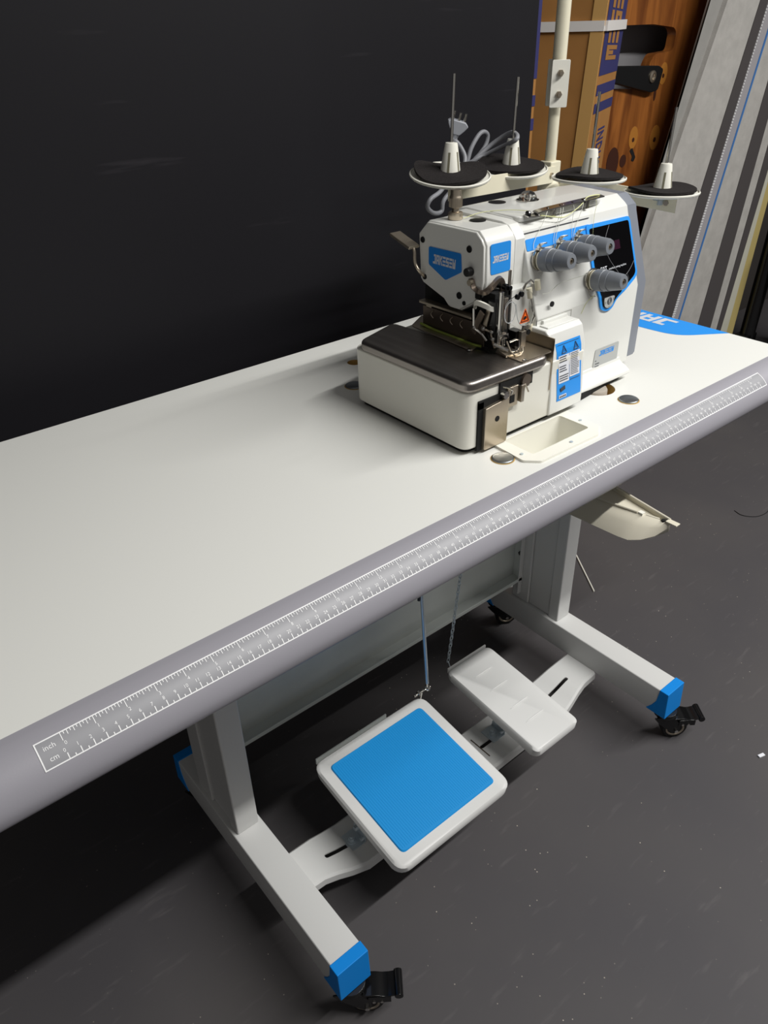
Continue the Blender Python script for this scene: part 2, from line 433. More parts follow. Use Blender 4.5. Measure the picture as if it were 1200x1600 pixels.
# rounded front edge: profile (y, z) sampled along its length
PROF = [(0.0, 0.0), (-0.009, -0.0007), (-0.018, -0.0033), (-0.0275, -0.0088), (-0.0358, -0.0168), (-0.0410, -0.0260), (-0.0428, -0.0350), (-0.0405, -0.0440), (-0.033, -0.049), (-0.02, -0.050)]
PS = spline([(0, y, z) for y, z in PROF], 8)
ARC = [0.0]
for i in range(1, len(PS)): ARC.append(ARC[-1] + (PS[i] - PS[i - 1]).length)
def edge_pt(x, s, lift=0.0):
    i = 1
    while i < len(ARC) - 1 and ARC[i] < s: i += 1
    t = (s - ARC[i - 1]) / (ARC[i] - ARC[i - 1])
    p = PS[i - 1].lerp(PS[i], t); tg = (PS[i] - PS[i - 1]).normalized()
    n = V(0, tg.z, -tg.y)
    if n.z < 0 and p.z > -0.03: n = -n
    p = p + n * lift
    return V(x, p.y, p.z)
SU = ARC[16]; SL = ARC[32]                   # ruler's upper and lower lines (profile points 2 and 4)
b = BM()
pp = [(p.y, p.z) for p in PS] + [(0.0, -0.050), (0.0, -0.0402)]
prism(b, pp, (XL0, 0, 0), (0, 1, 0), (0, 0, 1), (XR0 - XL0, 0, 0))
put('edge_moulding', b, 'edge', table, smooth=50, label='rounded grey front edge')
def band(bm, x0, x1, s0, s1, lift, n=1):
    ks = [s0 + (s1 - s0) * k / n for k in range(n + 1)]
    a = [bm.verts.new(edge_pt(x0, s, lift)) for s in ks]; c = [bm.verts.new(edge_pt(x1, s, lift)) for s in ks]
    for i in range(n): bm.faces.new((a[i], c[i], c[i + 1], a[i + 1]))
b = BM(); band(b, -0.0185, 1.025, SU, SL, 0.0002, 10)
put('ruler_strip', b, 'rulerbg', table, smooth=60)
b = BM(); LW = 0.0005; LF = 0.0004
band(b, -0.0185, 1.025, SU, SU + 2 * LW, LF); band(b, -0.0185, 1.025, SL - 2 * LW, SL, LF)
band(b, -0.0185, -0.0185 + 2 * LW, SU, SL, LF, 8); band(b, 1.025 - 2 * LW, 1.025, SU, SL, LF, 8)
for k in range(0, 203):                       # centimetres and halves
    x = k * 0.005
    ln = 0.0056 if k % 2 == 0 else 0.0028
    if x < 1.02: band(b, x - 0.0004, x + 0.0004, SL - ln, SL, LF, 2)
for k in range(0, 396):                       # inches and tenths
    x = 0.001 + k * 0.00254
    ln = 0.0075 if k % 10 == 0 else (0.0046 if k % 2 == 0 else 0.0030)
    if x < 1.018: band(b, x - 0.0003, x + 0.0003, SU, SU + ln, LF, 2)
ruf = lambda u, v: edge_pt(u, v, LF)
flip = lambda u, v: edge_pt(u, -v, LF)
for k in range(0, 102): text_on(b, str(k), flip, k * 0.01 - 0.001, -(SL - 0.0068), 0.0029)
for k in range(0, 40): text_on(b, str(k), flip, 0.002 + k * 0.0254, -(SU + 0.0110), 0.0029)
text_on(b, 'inch', flip, -0.0092, -(SU + 0.0085), 0.0040)
text_on(b, 'cm', flip, -0.0092, -(SU + 0.0175), 0.0040)
put('ruler_marks', b, 'rulerink', table, smooth=0, label='white inch and centimetre scale')
# blue corner decal with the maker's name, read from the table's right end
fn = lambda u, v: V(u, v, 0.0001); fn2 = lambda u, v: V(u, v, 0.0004)
b = BM(); sticker(b, rpoly([(1.1385, 0.092), (1.067, 0.142), (1.061, 0.20), (1.061, 0.44), (1.1385, 0.49)], [0, 0.03, 0.03, 0.03, 0]), fn, fn2)
put('blue_decal', b, 'bluedecal', table, smooth=0)
b = BM(); logo(b, lambda u, v: V(1.128 - v, 0.176 + u, 0.0006), 0, 0, 0.22, 0.034)
put('decal_lettering', b, 'silvertext', table, smooth=0)
# waste funnel let into the top
b = BM()
fo = rpoly(FUN, 0.002, 2)
prism(b, [(x, y) for x, y in fo], (0, 0, 0.0001), (1, 0, 0), (0, 1, 0), (0, 0, 0.0030))
fun = put('waste_funnel', b, 'ivory', table, label='ivory plastic waste funnel let into the top')
cb = BM(); prism(cb, rpoly(rect(0.5865, 0.0270, 0.6920, 0.0740), 0.004, 3), (0, 0, -0.03), (1, 0, 0), (0, 1, 0), (0, 0, 0.05)); cut(fun, cb)
b = BM()
ri = rpoly(rect(0.5900, 0.0310, 0.6840, 0.0700), 0.004, 3)
A = [b.verts.new((x, y, 0.001)) for x, y in rpoly(rect(0.5865, 0.0270, 0.6920, 0.0740), 0.004, 3)]
Bv = [b.verts.new((x, y, -0.048)) for x, y in ri]
for i in range(len(A)): b.faces.new((A[i], A[(i + 1) % len(A)], Bv[(i + 1) % len(A)], Bv[i]))
b.faces.new(Bv)
put('funnel_hopper', b, 'ivory', table)
for x, y in ((0.5760, 0.0360), (0.6440, 0.0165), (0.7000, 0.0470)):
    b = BM(); cyl(b, (x, y, 0.003), (x, y, 0.0042), 0.0021); put('screw', b, 'zinc', table)

# ---- stand
BW = 0.0250; ZB = -0.62; BH = 0.0585
def caster(X, Y, dx, dy, brake):
    d = V(dx, dy, 0).normalized(); a = V(-d.y, d.x, 0); c = V(X, Y, 0) + d * 0.022
    b = BM(); cyl(b, (X, Y, ZB - BH - 0.004), (X, Y, ZB - BH - 0.0013), 0.0215, seg=24)
    cyl(b, (X, Y, ZB - BH - 0.012), (X, Y, ZB - BH - 0.004), 0.021, 0.015, seg=24)
    for s in (-1, 1):                        # fork cheeks
        prism(b, rpoly([(-0.026, -0.010), (0.012, -0.010), (0.028, -0.030), (0.028, -0.050), (0.016, -0.053), (-0.012, -0.028)], 0.004, 3),
              V(X, Y, ZB - BH) + a * (s * 0.0150 - 0.0012), d, (0, 0, 1), a * 0.0024)
    obox(b, V(X, Y, ZB - BH - 0.012) + d * 0.0, d * 0.018, a * 0.0135, V(0, 0, 0.002))
    f = put('castor', b, 'blackmetal', table, bev=0.0008)
    wc = V(c.x, c.y, FZ + 0.0255)
    b = BM(); lathe(b, wc - a * 0.0105, a, [(0.012, 0), (0.0225, 0), (0.0252, 0.003), (0.0252, 0.018), (0.0225, 0.021), (0.012, 0.021)], 32)
    put('wheel', b, 'tyre', f)
    b = BM()
    for s in (-1, 1):
        lathe(b, wc + a * (s * 0.0105), a * s, [(0.0165, 0), (0.0178, 0.0012), (0.0150, 0.0012), (0.0142, 0.0002)], 32, cap=False)
    put('wheel_rim', b, 'nickel', f)
    b = BM(); cyl(b, wc - a * 0.0195, wc + a * 0.0195, 0.0038, seg=6)
    if brake:
        for t in (0.010, 0.021): cyl(b, wc + d * t + V(0, 0, 0.0165) - a * 0.0185, wc + d * t + V(0, 0, 0.0165) + a * 0.0185, 0.0024, seg=10)
    put('axle_bolt', b, 'chrome', f)
    if brake:
        z0 = FZ + 0.051; p = V(c.x, c.y, z0)
        b = BM()
        strip(b, spline([p + d * -0.012 + V(0, 0, 0.004), p + d * 0.010 + V(0, 0, 0.005), p + d * 0.026 + V(0, 0, 0.001), p + d * 0.036 + V(0, 0, 0.003), p + d * 0.045 + V(0, 0, 0.005)], 4), a * 0.0165, 0.0015)
        cyl(b, p + d * 0.045 + V(0, 0, 0.003) - a * 0.018, p + d * 0.045 + V(0, 0, 0.003) + a * 0.018, 0.0062, seg=14)
        for s in (-1, 1):
            obox(b, p + d * 0.018 + a * s * 0.0163 + V(0, 0, -0.005), d * 0.016, a * 0.001, V(0, 0, 0.007))
        put('brake_lever', b, 'blackmetal', f, bev=0.0006)
for X in (0.235, 0.997):
    b = BM(); prism(b, rpoly([(-BW, ZB), (BW, ZB), (BW, ZB - BH), (-BW, ZB - BH)], 0.003, 3), (X, -0.028, 0), (1, 0, 0), (0, 0, 1), (0, 0.470, 0))
    put('foot_bar', b, 'frame', table, smooth=30, label='white steel foot bar')
    for s, y0 in ((-1, -0.031), (1, 0.446)):
        b = BM()                             # cap: sides sweep back along the lower edge
        e = 0.0012; ln = 0.0183
        side = [(y0, ZB + e), (y0 - s * ln, ZB + e), (y0 - s * (ln + 0.001), ZB - 0.012), (y0 - s * (ln + 0.003), ZB - 0.030), (y0 - s * (ln + 0.010), ZB - 0.045), (y0 - s * (ln + 0.020), ZB - BH - e), (y0 + s * 0.003, ZB - BH - e)]
        prism(b, side, (X - BW - e, 0, 0), (0, 1, 0), (0, 0, 1), (2 * (BW + e), 0, 0))
        put('end_cap', b, 'bluecap', table, bev=0.0012, label='bright blue plastic end cap')
    b = BM()                                 # upright: front tube, recessed web, rear tube
    WP = 0.0191
    box(b, X - WP, X + WP, 0.237, 0.262, ZB, -0.041)
    box(b, X - WP + 0.004, X + WP - 0.004, 0.262, 0.318, ZB, -0.041)
    box(b, X - WP, X + WP, 0.318, 0.363, ZB, -0.041)
    up = put('upright_post', b, 'frame', table, bev=0.0025, label='white steel upright post')
    for z in (-0.46, -0.50) if X > 0.5 else (-0.46,):
        s = -1 if X > 0.5 else 1; b = BM()
        cyl(b, (X + s * WP, 0.345, z), (X + s * (WP + 0.006), 0.345, z), 0.0055, seg=6)
        put('frame_bolt', b, 'black', up)
    b = BM(); box(b, X - 0.024, X + 0.024, 0.04, 0.46, -0.046, -0.0402); put('top_bracket', b, 'frame', table, bev=0.001)
    bk = (X < 0.5)
    caster(X, -0.020, 0.8, -0.60, True)
    caster(X, 0.420, 0.75, -0.5, False)
# pressed back beam with its lower lip
b = BM(); x0, x1 = 0.2545, 0.9775
pr = [(0.3630, -0.28), (0.3650, -0.28), (0.3650, -0.567), (0.3375, -0.567), (0.3375, -0.5585), (0.3395, -0.5585), (0.3395, -0.5645), (0.3630, -0.5645)]
prism(b, pr, (x0, 0, 0), (0, 1, 0), (0, 0, 1), (x1 - x0, 0, 0))
box(b, x0, x0 + 0.002, 0.338, 0.363, -0.566, -0.28); box(b, x1 - 0.002, x1, 0.338, 0.363, -0.566, -0.28)
put('back_beam', b, 'galv', table, bev=0.0006, label='grey galvanised back beam')
b = BM(); box(b, 0.966, 0.9766, 0.3375, 0.3405, -0.60, -0.285)
put('beam_end_flange', b, 'frame', table, bev=0.0008)

# treadle plate running between the foot bars
b = BM(); nX = [0.262, 0.296, 0.318, 0.342, 0.372, 0.62, 0.862, 0.888, 0.912, 0.936, 0.972]
nZ = [-0.677, -0.678, -0.682, -0.690, -0.697, -0.699, -0.697, -0.690, -0.682, -0.678, -0.677]
ys0 = [0.1235, 0.1225, 0.118, 0.113, 0.108, 0.107, 0.108, 0.113, 0.118, 0.1225, 0.1245]; ys1 = [0.199, 0.199, 0.201, 0.203, 0.205, 0.205, 0.205, 0.203, 0.201, 0.200, 0.201]
R = []
for x, z, a, c in zip(nX, nZ, ys0, ys1):
    r = [(a, z - 0.016), (a + 0.001, z - 0.004), (a + 0.005, z), (c - 0.005, z), (c - 0.001, z - 0.004), (c, z - 0.016), (c - 0.0025, z - 0.016), (c - 0.006, z - 0.0025), (a + 0.006, z - 0.0025), (a + 0.0025, z - 0.016)]
    R.append([b.verts.new((x, y, q)) for y, q in r])
for i in range(len(R) - 1):
    for k in range(10): b.faces.new((R[i][k], R[i][(k + 1) % 10], R[i + 1][(k + 1) % 10], R[i + 1][k]))
b.faces.new(R[0][::-1]); b.faces.new(R[-1])
tp = put('treadle_plate', b, 'pedal', table, smooth=40, label='white pressed steel plate with long slots')
for xa, xb in ((0.3185, 0.40), (0.6735, 0.735), (0.84, 0.9205)):
    cb = BM(); prism(cb, rpoly(rect(xa, 0.1515, xb, 0.1595), 0.004, 4), (0, 0, -0.72), (1, 0, 0), (0, 1, 0), (0, 0, 0.06)); cut(tp, cb)
b = BM(); box(b, 0.6715, 0.6735, 0.131, 0.180, -0.6985, -0.6975); put('slot_mark', b, 'darksteel', table)

def pedal(name, P, U, W, wd, dp, pan, pad, rad):
    """P front-left corner of the plate, U along its width, W towards the back"""
    P = Vector(P); U = Vector(U).normalized(); W = Vector(W).normalized(); N = U.cross(W).normalized()
    o = rpoly(rect(0, 0, wd, dp), rad, 6); n = len(o)
    inn = [(wd / 2 + (x - wd / 2) * (1 - 0.006 / wd), dp / 2 + (y - dp / 2) * (1 - 0.006 / dp)) for x, y in o]
    b = BM()
    a0 = [b.verts.new(P + U * x + W * y + N * -0.0005) for x, y in inn]
    a1 = [b.verts.new(P + U * x + W * y + N * -0.004) for x, y in o]
    a2 = []
    for x, y in o:                           # pan: shallow at front and back, deep in the middle
        t = max(0.0, 1 - abs(y - dp * 0.47) / (dp * 0.53))
        a2.append(b.verts.new(P + U * (wd / 2 + (x - wd / 2) * 0.985) + W * y + N * (-0.012 - pan * t ** 1.1)))
    b.faces.new(a0)
    for i in range(n):
        j = (i + 1) % n
        b.faces.new((a0[i], a1[i], a1[j], a0[j])); b.faces.new((a1[i], a2[i], a2[j], a1[j]))
    ob = put(name, b, 'pedal', table, smooth=45)
    return ob, (lambda u, v, l=0: P + U * u + W * v + N * l)
# large treadle
Wp = V(0.0, 0.985, 0.125)
big, bp = pedal('treadle_pedal', (0.3655, 0.0215, -0.611), (1, 0, 0), Wp, 0.240, 0.226, 0.046, True, 0.022)
big['label'] = 'white treadle pedal with a blue rubber pad'
b = BM(); po = rpoly(rect(0.020, 0.020, 0.220, 0.206), 0.009, 5)
A = [b.verts.new(bp(x, y, -0.0004)) for x, y in po]; Bv = [b.verts.new(bp(0.12 + (x - 0.12) * 0.985, 0.113 + (y - 0.113) * 0.985, 0.0016)) for x, y in po]
b.faces.new(Bv)
for i in range(len(A)): b.faces.new((A[i], A[(i + 1) % len(A)], Bv[(i + 1) % len(A)], Bv[i]))
for k in range(48):                          # fine ribs
    u = 0.026 + k * 0.004
    p = [bp(u - 0.0007, 0.026, 0.0015), bp(u + 0.0007, 0.026, 0.0015), bp(u + 0.0007, 0.200, 0.0015), bp(u - 0.0007, 0.200, 0.0015)]
    q = [bp(u, 0.026, 0.00185), bp(u, 0.200, 0.00185)]
    v = [b.verts.new(x) for x in p]; t = [b.verts.new(x) for x in q]
    b.faces.new((v[0], t[0], t[1], v[3])); b.faces.new((t[0], v[1], v[2], t[1]))
put('rubber_pad', b, 'bluepad', big, smooth=0, label='ribbed blue rubber pad')
b = BM(); obox(b, bp(0.085, 0.2285, -0.004), (0.075, 0, 0), (0, 0.0012, 0), (0, 0, 0.006))
put('rear_lip', b, 'galv', big)
# presser foot pedal
small, sp = pedal('presser_pedal', (0.6800, 0.0330, -0.606), (1, 0, 0), V(0, 0.990, 0.095), 0.112, 0.226, 0.045, False, 0.014)
small['label'] = 'narrow plain white foot pedal'
for v in (0.055, 0.092, 0.142, 0.182):
    b = BM(); pts = [sp(0.032 + 0.045 * k / 6, v, 0.0004) for k in range(7)]
    tube(b, pts, [0.0003, 0.0012, 0.0015, 0.0015, 0.0015, 0.0012, 0.0003], 8, flat=1)
    put('pressed_ridge', b, 'pedal', small)
b = BM(); obox(b, sp(0.056, 0.2275, -0.004), (0.050, 0, 0), (0, 0.0012, 0), (0, 0, 0.0055)); put('rear_lip', b, 'pedal', small)

def bracket(x, y, z, px):
    b = BM()
    obox(b, (x, y, z + 0.001), (0.0145, 0, 0), (0, 0.017, 0), (0, 0, 0.001))
    prism(b, [(-0.017, 0), (0.017, 0), (0.012, 0.030), (-0.006, 0.038), (-0.017, 0.020)], (x + 0.0135, y, z), (0, 1, 0), (0, 0, 1), (0.0018, 0, 0))
    br = put('pivot_bracket', b, 'zinc', table, bev=0.0004, label='zinc plated pivot bracket')
    b = BM()
    cyl(b, (x - 0.002, y, z + 0.002), (x - 0.002, y, z + 0.0042), 0.0085, seg=20)
    cyl(b, (x - 0.002, y, z + 0.0042), (x - 0.002, y, z + 0.010), 0.0058, seg=6)
    cyl(b, (x - 0.002, y, z + 0.010), (x - 0.002, y, z + 0.014), 0.0034, seg=12)
    cyl(b, (x + 0.006, y + 0.002, z + 0.022), (x + 0.0135, y + 0.002, z + 0.022), 0.0048, seg=6)
    cyl(b, (x + 0.0065, y - 0.013, z + 0.009), (x + 0.0135, y - 0.013, z + 0.009), 0.003, seg=8)
    put('bolt', b, 'zinc', br)
bracket(0.3760, 0.158, -0.697, 1); bracket(0.7140, 0.163, -0.698, 1)
bracket(0.6155, 0.158, -0.699, 1)

# pull rod up to the motor, and the presser lifting chain
b = BM(); tube(b, [(0.6045, 0.245, -0.02), (0.6045, 0.245, -0.350)], 0.0044); tube(b, [(0.6045, 0.245, -0.340), (0.612, 0.2365, -0.553)], 0.0031, 10)
rod = put('pull_rod', b, 'zinc', table, label='thin zinc plated pull rod')
b = BM(); cyl(b, (0.5995, 0.245, -0.332), (0.5995, 0.245, -0.362), 0.0026); cyl(b, (0.585, 0.242, -0.333), (0.624, 0.246, -0.333), 0.0048, seg=10)
put('rod_clamp', b, 'black', rod)
b = BM(); cyl(b, (0.612, 0.2365, -0.552), (0.6125, 0.236, -0.570), 0.0024); cyl(b, (0.581, 0.237, -0.566), (0.619, 0.2365, -0.566), 0.0020)
lathe(b, (0.6125, 0.231, -0.566), (0, 1, 0), [(0.002, 0), (0.0045, 0.002), (0.005, 0.005), (0.0045, 0.008), (0.002, 0.010)], 12)
cyl(b, (0.590, 0.237, -0.566), (0.594, 0.237, -0.566), 0.005, seg=6); cyl(b, (0.601, 0.237, -0.562), (0.601, 0.242, -0.592), 0.0016)
put('ball_joint', b, 'chrome', rod)
b = BM()
P0, P1 = V(0.743, 0.280, -0.30), V(0.706, 0.280, -0.592); D = (P1 - P0); n = 34
for k in range(n):
    c = P0 + D * ((k + 0.5) / n); d = D.normalized(); a = V(1, 0, 0) if k % 2 else V(0.35, 1, 0)
    a = (a - d * a.dot(d)).normalized()
    R = [c + d * (0.0064 * math.cos(2 * math.pi * i / 10)) + a * (0.0034 * math.sin(2 * math.pi * i / 10)) for i in range(11)]
    tube(b, R, 0.0009, 5)
ch = put('lifting_chain', b, 'zinc', table, label='fine steel lifting chain')
b = BM(); tube(b, spline([(0.706, 0.280, -0.590), (0.7005, 0.262, -0.606), (0.701, 0.255, -0.603), (0.706, 0.252, -0.604), (0.714, 0.256, -0.590)], 5), 0.0011, 6)
cyl(b, (0.700, 0.262, -0.611), (0.700, 0.262, -0.596), 0.0028, seg=8); put('chain_hook', b, 'zinc', ch)

# drawer front and chute under the top
b = BM(); prism(b, rpoly([(0.0005, -0.052), (0.0005, -0.122), (0.1180, -0.122), (0.1180, -0.052)], [0, 0.010, 0.010, 0], 5), (0, 0.0300, 0), (1, 0, 0), (0, 0, 1), (0, 0.30, 0))
put('drawer', b, 'beige', table, bev=0.004, seg=3, label='off-white tool drawer under the left end')
b = BM(); rings = []
for y, xo, zo, xn, xf in ((0.17, 0.690, -0.146, 0.702, 0.786), (0.058, 0.700, -0.1405, 0.7165, 0.7700), (-0.030, 0.7050, -0.1400, 0.7330, 0.7565), (-0.045, 0.7065, -0.1390, 0.7365, 0.7540), (-0.058, 0.7150, -0.1360, 0.7390, 0.7510), (-0.070, 0.7280, -0.1300, 0.7400, 0.7480), (-0.078, 0.7390, -0.1200, 0.7415, 0.7460)):
    q = [(xo, zo), (xo + (xn - xo) * 0.45, zo + (-0.1125 - zo) * 0.62), (xn, -0.1125), (xn + 0.0012, -0.1125), (xn + 0.0018, -0.1165), (xf - 0.0020, -0.1165), (xf - 0.0012, -0.1110), (xf, -0.1110), (xf, -0.1300 + 0.1 * max(0, -0.05 - y)), (xo + 0.006, zo - 0.004 + 0.1 * max(0, -0.05 - y))]
    rings.append([b.verts.new((x, y, z)) for x, z in q])
for i in range(len(rings) - 1):
    for k in range(10): b.faces.new((rings[i][k], rings[i][(k + 1) % 10], rings[i + 1][(k + 1) % 10], rings[i + 1][k]))
b.faces.new(rings[0][::-1]); b.faces.new(rings[-1])
chute = put('waste_chute', b, 'beige', table, smooth=40, label='beige waste chute under the right end')
b = BM(); tube(b, [(0.702, 0.17, -0.1115), (0.7165, 0.058, -0.1115), (0.7340, -0.036, -0.1115)], 0.0016, 8); tube(b, [(0.786, 0.17, -0.1100), (0.7700, 0.058, -0.1100), (0.7475, -0.076, -0.1100)], 0.0018, 8)
put('rolled_edge', b, 'beige', chute)
b = BM(); box(b, 0.7395, 0.7485, -0.0900, -0.0740, -0.1115, -0.1095); put('chute_lip', b, 'beige', chute, bev=0.0006)
b = BM(); box(b, 0.7335, 0.7400, -0.0440, -0.0370, -0.1190, -0.1105); put('catch', b, 'ivory', chute)
b = BM(); tube(b, [(0.7385, -0.0470, -0.1130), (0.7425, -0.0640, -0.1130)], 0.0018, 8); put('slide_pin', b, 'beige', chute)
b = BM(); cyl(b, (0.7422, -0.0700, -0.1135), (0.7422, -0.0700, -0.1108), 0.0030); put('dark_hole', b, 'void', chute)

# ------------------------------------------------------------------ overlock sewing machine
mac = thing('sewing_machine', 'white overlock sewing machine with four grey tension dials on the table', 'sewing machine', (0.70, 0.19, 0.0))
# base housing
b = BM(); prism(b, rpoly([(0.5225, 0.078), (0.736, 0.078), (0.736, 0.312), (0.5225, 0.290)], [0.016, 0.006, 0.02, 0.016], 6), (0, 0, 0.0075), (1, 0, 0), (0, 1, 0), (0, 0, 0.0745))
put('base_housing', b, 'base', mac, bev=0.003, seg=3)
b = BM(); prism(b, rpoly([(0.530, 0.086), (0.73, 0.086), (0.86, 0.10), (0.86, 0.30), (0.530, 0.285)], 0.01, 3), (0, 0, 0.0008), (1, 0, 0), (0, 1, 0), (0, 0, 0.009))
put('rubber_base', b, 'void', mac)
# brushed steel cloth plate
b = BM(); CP = rpoly([(0.5195, 0.0745), (0.6560, 0.0715), (0.6600, 0.095), (0.6600, 0.120), (0.612, 0.124), (0.5960, 0.2960), (0.5195, 0.2720)], [0.018, 0.012, 0.004, 0, 0, 0.014, 0.010], 7)
prism(b, CP, (0, 0, 0.0815), (1, 0, 0), (0, 1, 0), (0, 0, 0.0148))
put('cloth_plate', b, 'plate', mac, bev=0.0052, seg=5, label='brushed steel cloth plate')
b = BM(); prism(b, rpoly([(0.5935, 0.142), (0.6240, 0.154), (0.640, 0.285), (0.600, 0.262)], 0.005, 4), (0, 0, 0.0968), (1, 0, 0), (0, 1, 0), (0, 0, 0.0018))
put('rear_cloth_plate', b, 'nickel', mac, bev=0.0006)
b = BM(); prism(b, rpoly(rect(0.612, 0.0760, 0.6660, 0.122), 0.004, 3), (0, 0, 0.0964), (1, 0, 0), (0, 1, 0), (0, 0, 0.0011)); put('throat_plate', b, 'nickel', mac)
b = BM(); prism(b, rpoly(rect(0.6170, 0.1000, 0.6300, 0.1160), 0.002, 2), (0, 0, 0.0975), (1, 0, 0), (0, 1, 0), (0, 0, 0.0004)); put('needle_slot', b, 'void', mac)
for x, y in ((0.6185, 0.0790), (0.5945, 0.1475), (0.6105, 0.165)):
    b = BM(); lathe(b, (x, y, 0.0975), (0, 0, 1), [(0.0032, 0), (0.0026, 0.0012), (0.0001, 0.0015)], 14, cap=False); put('screw', b, 'chrome', mac)
# folded guard at the right of the plate
b = BM(); strip(b, [(0.6440, 0.124, 0.103), (0.6600, 0.124, 0.103), (0.6675, 0.123, 0.103), (0.6690, 0.116, 0.103), (0.6690, 0.0765, 0.103)], V(0, 0, 0.0065), 0.0008)
b2 = [(0.0765, 0.045), (0.0765, 0.112), (0.124, 0.112), (0.124, 0.045)]
prism(b, b2, (0.6682, 0, 0), (0, 1, 0), (0, 0, 1), (0.0014, 0, 0))
put('side_guard', b, 'nickel', mac, label='folded satin metal guard')

# main casting
BP = [(0.302, 0.015), (0.1110, 0.015), (0.1110, 0.1265), (0.1435, 0.2190), (0.1455, 0.2255), (0.1500, 0.2295), (0.1640, 0.2385), (0.240, 0.2405), (0.262, 0.236), (0.285, 0.210), (0.302, 0.150)]
b = BM(); prism(b, BP, (0.6745, 0, 0), (0, 1, 0), (0, 0, 1), (0.2105, 0, 0))
body = put('machine_body', b, 'enamel', mac, bev=0.0022, seg=3, smooth=30)
cb = BM(); box(cb, 0.66, 0.742, 0.06, 0.112, -0.02, 0.124); cut(body, cb)
body.modifiers.clear(); md = body.modifiers.new('bevel', 'BEVEL'); md.width = 0.0018; md.segments = 3; md.limit_method = 'ANGLE'; md.harden_normals = True
body['label'] = 'white enamelled machine body'
b = BM(); prism(b, [(0.30, 0.008), (0.090, 0.008), (0.090, 0.0135), (0.0975, 0.0185), (0.1085, 0.0225), (0.1106, 0.029), (0.30, 0.029)], (0.7390, 0, 0), (0, 1, 0), (0, 0, 1), (0.1270, 0, 0))
put('body_plinth', b, 'enamel', mac, bev=0.0035, seg=3)
# head and arm
b = BM()
arm = [(0.262, 0.150), (0.1435, 0.158), (0.1400, 0.164), (0.1400, 0.2190), (0.1440, 0.2255), (0.1530, 0.2345), (0.1640, 0.2370), (0.240, 0.2385), (0.258, 0.230)]
prism(b, arm, (0.6580, 0, 0), (0, 1, 0), (0, 0, 1), (0.0175, 0, 0))
put('machine_arm', b, 'enamel', mac, bev=0.0015, seg=3, smooth=30)
HD = [(0.2400, 0.2345), (0.2565, 0.2180), (0.2530, 0.1620), (0.2480, 0.1570), (0.2080, 0.1440), (0.2000, 0.1370), (0.1960, 0.1355), (0.1800, 0.1355), (0.1560, 0.1500), (0.1425, 0.1640), (0.1395, 0.1780), (0.1405, 0.2200), (0.1450, 0.2275), (0.1545, 0.2348)]
b = BM(); prism(b, HD, (0.6105, 0, 0), (0, 1, 0), (0, 0, 1), (0.0480, 0, 0))
put('head_casting', b, 'enamel', mac, bev=0.002, seg=3, smooth=30)
cy, cz = 0.198, 0.188
HF = [(cy + (y - cy) * 0.97, cz + (z - cz) * 0.97) for y, z in HD]
b = BM(); prism(b, HF, (0.6070, 0, 0), (0, 1, 0), (0, 0, 1), (0.0036, 0, 0))
face = put('face_cover', b, 'enamel', mac, bev=0.0028, seg=4, smooth=30, label='white enamelled face cover')
for y, z, r in ((0.2470, 0.2105, 0.0026), (0.1655, 0.2130, 0.0030), (0.2430, 0.1655, 0.0024), (0.1800, 0.1550, 0.0032), (0.1712, 0.1475, 0.0016)):
    b = BM(); x = 0.6066
    lathe(b, (x, y, z), (-1, 0, 0), [(r + 0.0012, -0.0005), (r + 0.0009, 0.0008), (r, 0.0010), (r * 0.95, 0.0002)], 16, cap=False)
    cyl(b, (x + 0.0002, y, z), (x - 0.0003, y, z), r); put('screw_hole', b, 'void', face)
# face badge: looking along +X, the reader's left is +Y
fl = lambda u, v, l=0.0: V(0.6068 - l, 0.2362 - u, 0.1690 + v)
b = BM(); sticker(b, rpoly([(0.001, 0.0355), (0.0575, 0.0365), (0.0595, 0.0150), (0.032, 0.0), (0.001, 0.0140)], 0.0025, 3), lambda u, v: fl(u, v, 0), lambda u, v: fl(u, v, 0.0007))
put('face_badge', b, 'bluedark', face, smooth=0, label='blue badge with silver lettering')
b = BM(); logo(b, lambda u, v: fl(u, v, 0.0009), 0.009, 0.0165, 0.0405, 0.0115); put('badge_lettering', b, 'silvertext', face, smooth=0)
# front badge
ff = lambda u, v, l=0.0: V(0.6150 + u, 0.1398 - l, 0.1855 + v)
b = BM(); sticker(b, rpoly([(0.0025, 0), (0.0360, 0.0), (0.0345, 0.0350), (0, 0.0355)], 0.003, 3), lambda u, v: ff(u, v, 0), lambda u, v: ff(u, v, 0.0006))
hf = bpy.data.objects['head_casting']
put('front_badge', b, 'bluedecal', hf, smooth=0); b = BM(); logo(b, lambda u, v: ff(u, v, 0.0008), 0.0045, 0.0135, 0.027, 0.0080); put('badge_lettering', b, 'silvertext', hf, smooth=0)
# grey end cover
EC = [(0.298, 0.020), (0.1140, 0.020), (0.1140, 0.1260), (0.1460, 0.2170), (0.1480, 0.2250), (0.1640, 0.2375), (0.238, 0.2400), (0.262, 0.234), (0.285, 0.208), (0.298, 0.150)]
b = BM(); A = []
for x, s in ((0.8845, 1.0), (0.9030, 1.0), (0.9085, 0.985), (0.9110, 0.955)):
    A.append([b.verts.new((x, 0.206 + (y - 0.206) * s, 0.13 + (z - 0.13) * s)) for y, z in EC])
for i in range(3):
    for k in range(10): b.faces.new((A[i][k], A[i][(k + 1) % 10], A[i + 1][(k + 1) % 10], A[i + 1][k]))
b.faces.new(A[0][::-1]); b.faces.new(A[-1])
put('end_cover', b, 'endgrey', mac, smooth=28, bev=0.001, label='mid grey end cover')
